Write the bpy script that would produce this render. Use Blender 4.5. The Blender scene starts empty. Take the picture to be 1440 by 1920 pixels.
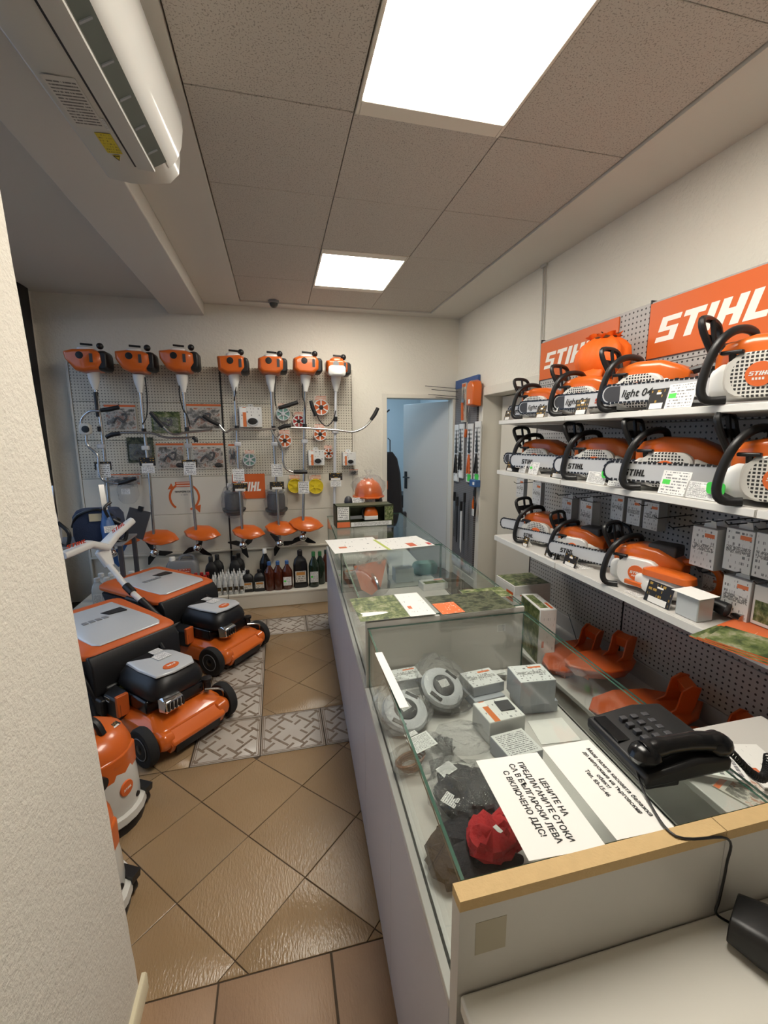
import bpy, bmesh, math, random
from mathutils import Vector, Matrix
random.seed(7)
S = bpy.context.scene
COL = S.collection
R = math.radians

# ---------------------------------------------------------------- camera, world, light, exposure
FPX, YAW, PITCH, ROLL = 823.2, R(13.57), R(-9.84), R(-0.2)
EYE = Vector((0, 0, 1.6))
_f0 = Vector((math.sin(YAW), math.cos(YAW), 0)); _r0 = Vector((math.cos(YAW), -math.sin(YAW), 0)); _u0 = Vector((0, 0, 1))
FWD = _f0*math.cos(PITCH)+_u0*math.sin(PITCH); _u1 = _u0*math.cos(PITCH)-_f0*math.sin(PITCH)
RGT = _r0*math.cos(ROLL)+_u1*math.sin(ROLL); UPV = _u1*math.cos(ROLL)-_r0*math.sin(ROLL)
cd = bpy.data.cameras.new('camera'); cam = bpy.data.objects.new('camera', cd); COL.objects.link(cam)
cd.sensor_fit = 'VERTICAL'; cd.sensor_height = 36; cd.lens = FPX/1920*36; cd.clip_start = .02
cam.matrix_world = Matrix(((RGT.x, UPV.x, -FWD.x, EYE.x), (RGT.y, UPV.y, -FWD.y, EYE.y), (RGT.z, UPV.z, -FWD.z, EYE.z), (0, 0, 0, 1)))
S.camera = cam
S.view_settings.view_transform = 'Standard'; S.view_settings.look = 'None'
S.view_settings.gamma = 1; S.view_settings.use_curve_mapping = False
S.view_settings.exposure = 0.30
W = bpy.data.worlds.new('world'); S.world = W; W.use_nodes = True
W.node_tree.nodes['Background'].inputs[0].default_value = (.62, .77, 1, 1)
W.node_tree.nodes['Background'].inputs[1].default_value = 1.1
LAMP_COL, LAMP_E = (1.0, .945, .84), 17.0          # ceiling panels
BACK_E = 16.0                                     # added panel, stands for the bluish daylight in the store room

def spot(u, v, **k):
    """point of the place seen at photo position (u, v) on the plane X=, Y= or Z="""
    d = RGT*((u-720)/FPX)-UPV*((v-960)/FPX)+FWD
    a = list(k)[0]; i = 'XYZ'.index(a)
    return EYE+d*((k[a]-EYE[i])/d[i])

# ---------------------------------------------------------------- materials
def lin(c):
    return tuple(((x/255)/12.92 if x/255 <= .04045 else ((x/255+.055)/1.055)**2.4) for x in c)+(1,)
MATS = {}
class NT:
    def __init__(s, name):
        s.m = bpy.data.materials.new(name); s.m.use_nodes = True; s.t = s.m.node_tree; s.b = s.t.nodes['Principled BSDF']; s.out = s.t.nodes['Material Output']
    def n(s, typ, **kw):
        nd = s.t.nodes.new(typ)
        for k, v in kw.items():
            if k[0] == '_': setattr(nd, k[1:], v)
            else: s.put(nd.inputs[k.replace('0', ' ')] if not k.startswith('i') or not k[1:].isdigit() else nd.inputs[int(k[1:])], v)
        return nd
    def put(s, sock, v):
        if isinstance(v, bpy.types.NodeSocket): s.t.links.new(v, sock)
        else: sock.default_value = v
    def ma(s, op, a, b=0.0, c=None):
        nd = s.t.nodes.new('ShaderNodeMath'); nd.operation = op; s.put(nd.inputs[0], a); s.put(nd.inputs[1], b)
        if c is not None: s.put(nd.inputs[2], c)
        return nd.outputs[0]
    def mix(s, f, a, b):
        nd = s.t.nodes.new('ShaderNodeMix'); nd.data_type = 'RGBA'; s.put(nd.inputs[0], f); s.put(nd.inputs[6], a); s.put(nd.inputs[7], b); return nd.outputs[2]
    def noise(s, vec, scale, detail=3, rough=.5):
        nd = s.n('ShaderNodeTexNoise'); s.put(nd.inputs['Vector'], vec); nd.inputs['Scale'].default_value = scale; nd.inputs['Detail'].default_value = detail; nd.inputs['Roughness'].default_value = rough; return nd.outputs[0]
    def obj(s): return s.n('ShaderNodeTexCoord').outputs['Object']
    def uv(s): return s.n('ShaderNodeTexCoord').outputs['UV']
    def sep(s, v):
        nd = s.n('ShaderNodeSeparateXYZ'); s.put(nd.inputs[0], v); return nd.outputs
    def bump(s, h, st, dist=.01):
        nd = s.n('ShaderNodeBump'); nd.inputs['Strength'].default_value = st; nd.inputs['Distance'].default_value = dist; s.put(nd.inputs['Height'], h); s.put(s.b.inputs['Normal'], nd.outputs[0])
    def ramp(s, f, stops):
        nd = s.n('ShaderNodeValToRGB'); s.put(nd.inputs[0], f); e = nd.color_ramp.elements
        while len(e) < len(stops): e.new(.5)
        for i, (p, c) in enumerate(stops): e[i].position = p; e[i].color = lin(c)
        return nd.outputs[0]
def mat(name, rgb, rough=.5, metal=0.0, bump=0, bscale=60, bdist=.01, var=0.0, vscale=4, coat=0, spec=.5, emit=None, alpha=None):
    if name in MATS: return MATS[name]
    n = NT(name); c = lin(rgb); b = n.b
    b.inputs['Roughness'].default_value = rough; b.inputs['Metallic'].default_value = metal; b.inputs['Base Color'].default_value = c
    b.inputs['Coat Weight'].default_value = coat; b.inputs['Specular IOR Level'].default_value = spec
    if var: n.put(b.inputs['Base Color'], n.mix(n.noise(n.obj(), vscale, 4), tuple(x*(1-var) for x in c[:3])+(1,), tuple(min(1, x*(1+var)) for x in c[:3])+(1,)))
    if bump: n.bump(n.noise(n.obj(), bscale, 4), bump, bdist)
    if emit: b.inputs['Emission Color'].default_value = emit[0]+(1,); b.inputs['Emission Strength'].default_value = emit[1]
    MATS[name] = n.m; return n.m
def thin_glass(name, tint, refl=.06, bump=0, bscale=30, haze=0.0):
    n = NT(name); t = n.t
    tr = n.n('ShaderNodeBsdfTransparent'); tr.inputs[0].default_value = tint
    gl = n.n('ShaderNodeBsdfGlossy'); gl.inputs['Roughness'].default_value = .02 if not bump else .07
    lw = n.n('ShaderNodeLayerWeight'); lw.inputs[0].default_value = .5
    f = n.ma('ADD', n.ma('MULTIPLY', n.ma('POWER', lw.outputs['Facing'], 5.0), .55), refl)
    if bump:
        bp = n.n('ShaderNodeBump'); bp.inputs['Strength'].default_value = bump; bp.inputs['Distance'].default_value = .02
        n.put(bp.inputs['Height'], n.noise(n.obj(), bscale, 4, .65)); n.put(gl.inputs['Normal'], bp.outputs[0]); n.put(lw.inputs['Normal'], bp.outputs[0])
    ms = n.n('ShaderNodeMixShader'); n.put(ms.inputs[0], f); n.put(ms.inputs[1], tr.outputs[0]); n.put(ms.inputs[2], gl.outputs[0])
    o = ms.outputs[0]
    if haze:
        df = n.n('ShaderNodeBsdfDiffuse'); df.inputs[0].default_value = (.75, .76, .76, 1)
        m2 = n.n('ShaderNodeMixShader'); m2.inputs[0].default_value = haze; n.put(m2.inputs[1], o); n.put(m2.inputs[2], df.outputs[0]); o = m2.outputs[0]
    n.put(n.out.inputs[0], o); MATS[name] = n.m; return n.m
def plaster_mat(name, rgb, sc, st, dist):
    n = NT(name); v = n.obj(); c = lin(rgb)
    n.put(n.b.inputs['Base Color'], n.mix(n.noise(v, 1.6, 3), tuple(x*.95 for x in c[:3])+(1,), c)); n.b.inputs['Roughness'].default_value = .85
    h = n.ma('ADD', n.noise(v, sc, 5, .6), n.ma('MULTIPLY', n.noise(v, sc*.35, 2), .8)); n.bump(h, st, dist); MATS[name] = n.m; return n.m
WALL = plaster_mat('textured_wall_paint', (234, 229, 217), 55, .55, .012)
WALLNEAR = plaster_mat('pebbled_wall_paint', (228, 222, 210), 130, .6, .006)
SMOOTHP = plaster_mat('smooth_plaster', (220, 216, 208), 30, .12, .004)
CEILM = NT('mineral_fibre_tile')
def _c():
    n = CEILM; v = n.obj(); a = n.noise(v, 170, 2, .5); sp = n.ma('GREATER_THAN', a, .60); a2 = n.ma('GREATER_THAN', n.noise(v, 75, 3, .6), .66)
    k = n.ma('MAXIMUM', sp, a2); n.put(n.b.inputs['Base Color'], n.mix(n.ma('MULTIPLY', k, .6), lin((200, 194, 186)), lin((118, 111, 104)))); n.b.inputs['Roughness'].default_value = .95
    n.bump(n.ma('MULTIPLY', k, -1.0), .5, .004)
_c(); CEILM = CEILM.m
def floor_mat(name, c1, c2, gloss=.3, rip=True):
    n = NT(name); v = n.obj(); oi = n.n('ShaderNodeObjectInfo').outputs['Random']
    col = n.mix(n.noise(v, 5, 5, .6), lin(c1), lin(c2)); hs = n.n('ShaderNodeHueSaturation'); n.put(hs.inputs['Color'], col); n.put(hs.inputs['Value'], n.ma('ADD', n.ma('MULTIPLY', oi, .12), .94))
    n.put(n.b.inputs['Base Color'], hs.outputs[0]); n.b.inputs['Roughness'].default_value = gloss
    mp = n.n('ShaderNodeMapping'); n.put(mp.inputs[0], v); mp.inputs['Scale'].default_value = (1, .3, 1); n.bump(n.noise(mp.outputs[0], 150 if rip else 40, 3, .55), .5 if rip else .12, .004); MATS[name] = n.m; return n.m
TILE = floor_mat('brown_floor_tile', (145, 119, 88), (157, 131, 99), .19)
TILEPINK = floor_mat('mottled_threshold_tile', (168, 136, 106), (140, 112, 88), .4)
TILEDEC = floor_mat('marbled_white_tile', (196, 190, 182), (165, 152, 138), .3, False)
TAUPE = mat('taupe_tile_relief', (128, 112, 96), .4)
GROUT = mat('brown_grout', (74, 60, 45), .9)
ORANGE = mat('glossy_orange_plastic', (208, 98, 30), .28, coat=.3)
ORANGED = mat('matt_orange_plastic', (204, 96, 38), .5)
GUARDM = mat('translucent_orange_guard', (196, 88, 36), .3, coat=.3)
BLACK = mat('black_plastic', (22, 22, 24), .42)
BLACKG = mat('glossy_black_plastic', (14, 15, 18), .22)
RUBBER = mat('black_rubber', (26, 26, 27), .8, bump=.2, bscale=200)
DGREY = mat('dark_grey_plastic', (62, 62, 66), .5)
MGREY = mat('mid_grey_plastic', (128, 130, 133), .45)
LGREY = mat('light_grey_plastic', (196, 198, 202), .4)
WHITE = mat('white_plastic', (226, 225, 221), .35)
OFFW = mat('aged_white_plastic', (205, 203, 196), .3, coat=.3)
SILVER = mat('silver_plastic_panel', (206, 209, 212), .25, .2)
STEEL = mat('brushed_steel', (190, 190, 190), .25, 1)
CHROME = mat('chrome', (215, 215, 215), .1, 1)
DSTEEL = mat('dark_steel', (70, 70, 72), .35, .9)
LAMI = mat('white_laminate', (198, 195, 190), .38, var=.03)
LAMIF = mat('daylight_tinted_laminate', (188, 186, 192), .42, var=.03)  # white-grey laminate with the bluish window daylight put into its colour
MDF = mat('raw_fibreboard_edge', (203, 172, 122), .75, bump=.2, bscale=220, var=.08, vscale=60)
PAPER = mat('white_paper', (236, 234, 230), .7)
CARD = mat('white_carton', (214, 214, 212), .6)
CARDG = mat('grey_carton', (168, 172, 178), .55)
YELLOW = mat('yellow_plastic', (224, 200, 40), .35)
LABELY = mat('yellow_sticker', (214, 196, 40), .5)
TEAL = mat('teal_plastic', (110, 150, 140), .4)
GREEN = mat('green_price_marker', (70, 205, 80), .5)
RED = mat('red_plastic', (170, 34, 34), .4)
REDF = mat('red_fabric', (176, 36, 40), .9, bump=.5, bscale=120)
DARKF = mat('charcoal_fabric', (42, 40, 44), .9, bump=.5, bscale=120)
CAPF = mat('orange_nylon_fabric', (240, 104, 14), .6, bump=.3, bscale=40)
BLUE = mat('blue_plastic', (56, 96, 150), .4)
BLUEB = mat('blue_painted_board', (62, 92, 148), .5)
BROWNL = mat('brown_oil', (74, 30, 16), .12, coat=.4)
DGREENL = mat('dark_green_bottle', (22, 42, 30), .15, coat=.4)
CLEARB = mat('frosted_clear_bottle', (196, 198, 196), .25)
INK = mat('black_ink', (28, 28, 30), .7)
INKG = mat('grey_ink', (110, 110, 114), .7)
INKR = mat('red_ink', (190, 62, 30), .6)
LWHITE = mat('white_lettering', (244, 240, 232), .5)
LORANGE = mat('orange_sign_face', (216, 102, 42), .45)
DOORM = mat('pale_grey_door_paint', (196, 198, 198), .5)
FRAMEW = mat('white_gloss_trim', (222, 217, 205), .4)
GLASS = thin_glass('case_glass', (.96, .98, .97, 1), .035)
GEDGE = mat('green_glass_edge', (70, 104, 92), .15, coat=.5)
BAG = thin_glass('clear_plastic_bag', (.95, .95, .95, 1), .05, 1.0, 26, .05)
WGLASS = thin_glass('window_glass', (.9, .95, 1, 1), .04)
TAN = mat('kraft_paper_sticker', (176, 168, 148), .6)
ROOMB = mat('store_room_paint', (206, 216, 220), .85)
def peg_mat(name, rgb, hole, axes, pitch=.025):
    n = NT(name); o = n.sep(n.obj()); a, b = o[axes[0]], o[axes[1]]
    fa = n.ma('SUBTRACT', n.ma('FRACT', n.ma('DIVIDE', n.ma('ADD', a, 50), pitch)), .5); fb = n.ma('SUBTRACT', n.ma('FRACT', n.ma('DIVIDE', n.ma('ADD', b, 50), pitch)), .5)
    d = n.ma('ADD', n.ma('MULTIPLY', fa, fa), n.ma('MULTIPLY', fb, fb)); k = n.ma('LESS_THAN', d, .034)
    n.put(n.b.inputs['Base Color'], n.mix(k, lin(rgb), lin(hole))); n.b.inputs['Roughness'].default_value = .5; n.bump(n.ma('MULTIPLY', k, -1.0), .6, .003); MATS[name] = n.m; return n.m
PEGB = peg_mat('cream_perforated_steel', (208, 202, 186), (96, 90, 80), (0, 2), .026)
PEGR = peg_mat('grey_perforated_steel', (176, 174, 172), (50, 48, 48), (1, 2), .027)
PEGD = peg_mat('dark_perforated_board', (112, 110, 112), (48, 46, 48), (1, 2), .02)
PANELW = mat('cream_steel_panel', (214, 208, 194), .5)
PANELG = mat('grey_steel_panel', (172, 171, 172), .5)
def print_mat(name, base, ink, rows=9, dens=.5, band=None, pic=None, inv=False):
    """flat print in UV space: text lines, an optional colour band (c, u0, u1, v0, v1) and an optional picture block"""
    n = NT(name); uv = n.uv(); o = n.sep(uv); u, v = o[0], o[1]
    oi = n.n('ShaderNodeObjectInfo').outputs['Random']
    row = n.ma('FLOOR', n.ma('MULTIPLY', v, rows)); fr = n.ma('FRACT', n.ma('MULTIPLY', v, rows))
    line = n.ma('MULTIPLY', n.ma('GREATER_THAN', fr, .3), n.ma('LESS_THAN', fr, .75))
    cv = n.n('ShaderNodeCombineXYZ'); n.put(cv.inputs[0], n.ma('MULTIPLY', u, rows*2.2)); n.put(cv.inputs[1], n.ma('MULTIPLY', row, 7.3)); n.put(cv.inputs[2], n.ma('MULTIPLY', oi, 40))
    k = n.ma('MULTIPLY', line, n.ma('GREATER_THAN', n.noise(cv.outputs[0], 1.0, 2), 1-dens))
    mg = n.ma('MULTIPLY', n.ma('LESS_THAN', n.ma('ABSOLUTE', n.ma('SUBTRACT', u, .5)), .43), n.ma('LESS_THAN', n.ma('ABSOLUTE', n.ma('SUBTRACT', v, .5)), .45))
    col = n.mix(n.ma('MULTIPLY', n.ma('MULTIPLY', k, mg), .8), lin(base), lin(ink))
    def blk(u0, u1, v0, v1):
        return n.ma('MULTIPLY', n.ma('MULTIPLY', n.ma('GREATER_THAN', u, u0), n.ma('LESS_THAN', u, u1)), n.ma('MULTIPLY', n.ma('GREATER_THAN', v, v0), n.ma('LESS_THAN', v, v1)))
    if pic:
        stops, (u0, u1, v0, v1), sc = pic
        vm = n.n('ShaderNodeVectorMath', _operation='ADD'); n.put(vm.inputs[0], uv); cb = n.n('ShaderNodeCombineXYZ'); n.put(cb.inputs[0], n.ma('MULTIPLY', oi, 31)); n.put(cb.inputs[1], n.ma('MULTIPLY', oi, 17)); n.put(vm.inputs[1], cb.outputs[0])
        col = n.mix(blk(u0, u1, v0, v1), col, n.ramp(n.noise(vm.outputs[0], sc, 6, .65), stops))
    for (c, *b4) in (band or []): col = n.mix(blk(*b4), col, lin(c))
    n.put(n.b.inputs['Base Color'], col); n.b.inputs['Roughness'].default_value = .45; MATS[name] = n.m; return n.m
GREENS = [(.3, (26, 34, 20)), (.42, (60, 76, 40)), (.52, (108, 120, 70)), (.62, (158, 156, 128)), (.75, (74, 66, 50))]
GREYS = [(.3, (40, 38, 36)), (.45, (120, 116, 108)), (.52, (214, 208, 198)), (.6, (170, 110, 80)), (.72, (224, 220, 214))]
DARKG = [(.3, (14, 16, 12)), (.45, (44, 52, 34)), (.55, (92, 96, 72)), (.65, (30, 32, 28)), (.75, (140, 140, 120))]
P_TEXT = print_mat('printed_price_text', (232, 231, 228), (70, 70, 78), 7, .55)
P_FINE = print_mat('fine_printed_label', (222, 222, 220), (60, 60, 66), 14, .55)
P_CHAIN = print_mat('chain_box_print', (222, 223, 223), (70, 72, 76), 7, .42, band=[((222, 120, 70), .52, .92, .78, .88)], pic=([(.4, (224, 224, 222)), (.5, (70, 70, 74)), (.56, (224, 224, 222))], (.06, .94, .42, .6), 9))
P_CHAINB = print_mat('white_part_box_print', (224, 224, 221), (90, 92, 96), 6, .4, band=[((214, 116, 60), .14, .3, 0, 1), ((236, 236, 234), .02, .3, .74, .96)])
P_GOLD = print_mat('black_promo_card', (30, 28, 28), (190, 150, 60), 4, .45, band=[((226, 224, 220), .15, .85, .02, .3)])
P_GCARD = print_mat('white_card_green_price', (232, 231, 228), (90, 90, 96), 8, .5, band=[((84, 210, 84), .06, .34, .42, .62)])
P_PHOTO = print_mat('garden_photo_print', (200, 196, 186), (60, 60, 60), 6, .2, pic=(GREYS, (.04, .96, .05, .84), 3.4), band=[((222, 112, 56), .0, 1, .9, .98)])
P_GARDEN = print_mat('green_photo_print', (222, 220, 214), (60, 60, 60), 6, .2, pic=(GREENS, (.0, 1, .0, 1), 5.5))
P_FOREST = print_mat('dark_forest_photo_print', (60, 64, 50), (60, 60, 60), 6, .1, pic=(DARKG, (0, 1, 0, 1), 6))
P_LEAF = print_mat('white_leaflet_print', (228, 227, 223), (120, 120, 124), 9, .35, band=[((206, 112, 74), .15, .3, .3, .42)])
P_BOXW = print_mat('white_box_photo_print', (220, 220, 216), (90, 90, 90), 8, .3, pic=(GREENS, (.08, .92, .08, .62), 4), band=[((216, 96, 40), .6, .96, .72, .9)])
P_OIL = print_mat('oil_can_label', (206, 200, 188), (60, 50, 40), 5, .5, band=[((190, 130, 60), .1, .9, .62, .9)])
P_REDL = print_mat('red_canister_label', (196, 80, 60), (240, 232, 226), 5, .5)
P_ORL = print_mat('orange_leaflet_green_photo', (220, 110, 60), (240, 220, 200), 6, .3, pic=(GREENS, (0, 1, 0, .55), 3))
P_STICK = print_mat('ac_rating_sticker', (206, 203, 196), (52, 50, 50), 16, .6)
P_WARN = print_mat('yellow_warning_print', (212, 194, 44), (96, 84, 20), 7, .45)
def grill_mat():
    n = NT('white_starter_grill'); o = n.sep(n.obj()); a, b = o[0], o[2]
    fa = n.ma('FRACT', n.ma('DIVIDE', n.ma('ADD', a, 5), .0115)); fb = n.ma('FRACT', n.ma('DIVIDE', n.ma('ADD', b, 5), .0115))
    k = n.ma('MULTIPLY', n.ma('GREATER_THAN', fa, .38), n.ma('GREATER_THAN', fb, .38))
    dx = n.ma('ADD', a, .105); dz = n.ma('SUBTRACT', b, .085); rr = n.ma('ADD', n.ma('MULTIPLY', dx, dx), n.ma('MULTIPLY', dz, dz)); k = n.ma('MULTIPLY', k, n.ma('LESS_THAN', rr, .0053))
    n.put(n.b.inputs['Base Color'], n.mix(k, lin((216, 214, 208)), lin((40, 40, 40)))); n.b.inputs['Roughness'].default_value = .4; n.bump(n.ma('MULTIPLY', k, -1.0), .8, .004); return n.m
GRILL = grill_mat()

# ---------------------------------------------------------------- mesh helpers
class MB:
    def __init__(s): s.v = []; s.f = []; s.mi = []; s.cur = 0
    def add(s, vs, fs, M=None):
        o = len(s.v); s.v += [tuple(M @ Vector(v)) if M else tuple(v) for v in vs]
        s.f += [tuple(i+o for i in f) for f in fs]; s.mi += [s.cur]*len(fs); return s
    def box(s, x0, x1, y0, y1, z0, z1, M=None):
        return s.add([(x0, y0, z0), (x1, y0, z0), (x1, y1, z0), (x0, y1, z0), (x0, y0, z1), (x1, y0, z1), (x1, y1, z1), (x0, y1, z1)],
                     [(0, 3, 2, 1), (4, 5, 6, 7), (0, 1, 5, 4), (1, 2, 6, 5), (2, 3, 7, 6), (3, 0, 4, 7)], M)
    def cbox(s, c, d, M=None): return s.box(c[0]-d[0]/2, c[0]+d[0]/2, c[1]-d[1]/2, c[1]+d[1]/2, c[2]-d[2]/2, c[2]+d[2]/2, M)
    def prism(s, poly, h0, h1, ax='z', M=None):
        g = {'z': lambda a, b, h: (a, b, h), 'y': lambda a, b, h: (a, h, b), 'x': lambda a, b, h: (h, a, b)}[ax]; n = len(poly)
        return s.add([g(a, b, h0) for a, b in poly]+[g(a, b, h1) for a, b in poly], [tuple(range(n))[::-1], tuple(range(n, 2*n))]+[(i, (i+1) % n, (i+1) % n+n, i+n) for i in range(n)], M)
    def loft(s, rings, M=None, caps=True, closed=True):
        n = len(rings[0]); vs = [p for r in rings for p in r]; fs = []
        for k in range(len(rings)-1):
            for i in range(n if closed else n-1): j = (i+1) % n; fs.append((k*n+i, k*n+j, k*n+n+j, k*n+n+i))
        if caps: fs += [tuple(range(n))[::-1], tuple(range((len(rings)-1)*n, len(rings)*n))]
        return s.add(vs, fs, M)
    def lathe(s, prof, n=16, c=(0, 0, 0), ax='z', M=None, sq=1.0):
        g = {'z': lambda a, b, h: (c[0]+a, c[1]+b*sq, c[2]+h), 'y': lambda a, b, h: (c[0]+a, c[1]+h, c[2]+b*sq), 'x': lambda a, b, h: (c[0]+h, c[1]+a, c[2]+b*sq)}[ax]
        return s.loft([[g(max(r, 1e-4)*math.cos(2*math.pi*i/n), max(r, 1e-4)*math.sin(2*math.pi*i/n), h) for i in range(n)] for r, h in prof], M)
    def tube(s, pts, r, n=8, sm=0, closed=False, M=None):
        P = [Vector(p) for p in pts]
        if sm: P = smooth(P, sm, closed)
        m = len(P); rr = r if isinstance(r, (list, tuple)) else [r]*m
        if len(rr) != m: rr = [rr[min(len(rr)-1, int(i*(len(rr)-1)/(m-1)+.5))] for i in range(m)]
        T = [((P[(i+1) % m] if closed or i < m-1 else P[i])-(P[i-1] if closed or i > 0 else P[i])).normalized() for i in range(m)]
        a = Vector((0, 0, 1)) if abs(T[0].z) < .9 else Vector((1, 0, 0)); U = (a-T[0]*a.dot(T[0])).normalized(); rings = []
        for i in range(m):
            U = (U-T[i]*U.dot(T[i])).normalized(); V = T[i].cross(U)
            rings.append([tuple(P[i]+(U*math.cos(2*math.pi*k/n)+V*math.sin(2*math.pi*k/n))*rr[i]) for k in range(n)])
        if closed: rings.append(rings[0])
        return s.loft(rings, M, not closed)
    def ball(s, c, r, n=12, M=None):
        r = r if isinstance(r, (tuple, list)) else (r, r, r); k = max(5, n//2)
        return s.loft([[(c[0]+r[0]*max(1e-4, math.sin(math.pi*j/k))*math.cos(2*math.pi*i/n), c[1]+r[1]*max(1e-4, math.sin(math.pi*j/k))*math.sin(2*math.pi*i/n), c[2]-r[2]*math.cos(math.pi*j/k)) for i in range(n)] for j in range(k+1)], M)
def smooth(P, k, closed=False):
    out = []; m = len(P)
    for i in range(m if closed else m-1):
        p0, p1, p2, p3 = (P[(i-1) % m] if closed or i > 0 else P[i]), P[i], P[(i+1) % m], (P[(i+2) % m] if closed or i < m-2 else P[i+1])
        for j in range(k):
            t = j/k; out.append(.5*((2*p1)+(p2-p0)*t+(2*p0-5*p1+4*p2-p3)*t*t+(3*p1-p0-3*p2+p3)*t**3))
    if not closed: out.append(P[-1])
    return out
def rrect(w, h, r, n=4, cx=0, cy=0):
    out = []
    for sx, sy, a in ((1, 1, 0), (-1, 1, 90), (-1, -1, 180), (1, -1, 270)):
        for i in range(n+1):
            t = R(a+90*i/n); out.append((cx+sx*(w/2-r)+r*math.cos(t), cy+sy*(h/2-r)+r*math.sin(t)))
    return out
def tag(o, label=None, cat=None, group=None, kind=None):
    for k, v in (('label', label), ('category', cat), ('group', group), ('kind', kind)):
        if v: o[k] = v
    return o
def mesh(name, mb, mats, uv=None, sharp=38):
    me = bpy.data.meshes.new(name); me.from_pydata(mb.v, [], mb.f)
    for m in (mats if isinstance(mats, (list, tuple)) else [mats]): me.materials.append(m)
    bm = bmesh.new(); bm.from_mesh(me); bmesh.ops.recalc_face_normals(bm, faces=bm.faces); bm.to_mesh(me); bm.free()
    if any(mb.mi): me.polygons.foreach_set('material_index', mb.mi)
    me.polygons.foreach_set('use_smooth', [True]*len(me.polygons)); me.set_sharp_from_angle(angle=R(sharp))
    if uv:
        sg = [-1 if c == '-' else 1 for c in uv[2:4].ljust(2, '+')]; ax = ['xyz'.index(c) for c in uv[:2]]
        lo = [min(v[a] for v in mb.v) for a in ax]; hi = [max(v[a] for v in mb.v) for a in ax]; L = me.uv_layers.new(name='UVMap').data
        for l in me.loops:
            p = me.vertices[l.vertex_index].co; q = [(p[a]-lo[i])/max(1e-6, hi[i]-lo[i]) for i, a in enumerate(ax)]
            L[l.index].uv = [q[i] if sg[i] > 0 else 1-q[i] for i in (0, 1)]
    return me
def obj(name, mb, mats, parent=None, loc=None, rot=None, bevel=0, seg=2, uv=None, kind=None, sharp=38, sub=0, label=None):
    me = mb if isinstance(mb, bpy.types.Mesh) else mesh(name, mb, mats, uv, sharp)
    o = bpy.data.objects.new(name, me); COL.objects.link(o); o.parent = parent
    if loc is not None: o.location = loc
    if rot is not None: o.rotation_euler = rot
    if sub: m = o.modifiers.new('s', 'SUBSURF'); m.levels = m.render_levels = sub
    if bevel: m = o.modifiers.new('b', 'BEVEL'); m.width = bevel; m.segments = seg; m.limit_method = 'ANGLE'; m.angle_limit = R(40)
    if kind: o['kind'] = kind
    if label: o['label'] = label
    return o
def thing(name, label, cat, loc=(0, 0, 0), rotz=0, group=None, rot=None):
    o = bpy.data.objects.new(name, None); COL.objects.link(o); o.empty_display_size = .05
    o.location = loc; o.rotation_euler = rot or (0, 0, rotz); return tag(o, label, cat, group)
def dup(root, label=None, loc=None, rot=None, group=None):
    def cp(o, par):
        c = o.copy(); COL.objects.link(c); c.parent = par
        for ch in kids.get(o.name, []): cp(ch, c)
        return c
    kids = {}
    def walk(o):
        kids[o.name] = list(o.children)
        for ch in o.children: walk(ch)
    walk(root); c = cp(root, root.parent)
    if loc is not None: c.location = loc
    if rot is not None: c.rotation_euler = rot if isinstance(rot, (tuple, list)) else (0, 0, rot)
    return tag(c, label, None, group)
_GL = {'S': (.7, [(0, 0), (.7, 0), (.7, .58), (.25, .58), (.25, .79), (.7, .79), (.7, 1), (0, 1), (0, .42), (.45, .42), (.45, .21), (0, .21)]),
       'T': (.7, [(.23, 0), (.48, 0), (.48, .78), (.7, .78), (.7, 1), (0, 1), (0, .78), (.23, .78)]), 'I': (.25, [(0, 0), (.25, 0), (.25, 1), (0, 1)]),
       'H': (.7, [(0, 0), (.25, 0), (.25, .39), (.45, .39), (.45, 0), (.7, 0), (.7, 1), (.45, 1), (.45, .61), (.25, .61), (.25, 1), (0, 1)]), 'L': (.6, [(0, 0), (.6, 0), (.6, .22), (.25, .22), (.25, 1), (0, 1)])}
_LOGO = {}
def frame(o, xd, yd, sx=1, sy=1):
    X = Vector(xd).normalized(); Y = Vector(yd); Y = (Y-X*Y.dot(X)).normalized(); Z = X.cross(Y); o = Vector(o)
    return Matrix(((X.x*sx, Y.x*sy, Z.x, o.x), (X.y*sx, Y.y*sy, Z.y, o.y), (X.z*sx, Y.z*sy, Z.z, o.z), (0, 0, 0, 1)))
def logo(parent, m, o, xd, yd, h, w=None, letters='STIHL'):
    """slanted block lettering, lower left at o, in the plane of xd and yd"""
    key = (m.name, letters)
    if key not in _LOGO:
        b = MB(); x = 0
        for ch in letters:
            wd, poly = _GL[ch]; n = len(poly); b.add([(x+a+.24*c, c, 0) for a, c in poly], [tuple(range(n))]); x += wd+.11
        _LOGO[key] = (mesh('logo_lettering', b, m), x-.11+.24)
    me, wid = _LOGO[key]; q = obj('logo_lettering', me, None, parent); sx = (w/wid if w else h); q.matrix_basis = frame(o, xd, yd, sx, h); return q
def text(parent, s, size, m, o, xd, yd, name='lettering', bold=0, shear=0, align='LEFT', sp=1.0, ls=1.0, sx=1.0):
    c = bpy.data.curves.new(name, 'FONT'); c.body = s; c.size = size; c.offset = bold; c.shear = shear; c.align_x = align; c.space_character = sp; c.space_line = ls; c.resolution_u = 3
    c.materials.append(m); tmp = bpy.data.objects.new('tmp', c); me = bpy.data.meshes.new_from_object(tmp); me.name = name
    if not me.materials: me.materials.append(m)
    bpy.data.objects.remove(tmp); bpy.data.curves.remove(c)
    q = bpy.data.objects.new(name, me); COL.objects.link(q); q.parent = parent; q.matrix_basis = frame(o, xd, yd, sx, 1); return q
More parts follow.
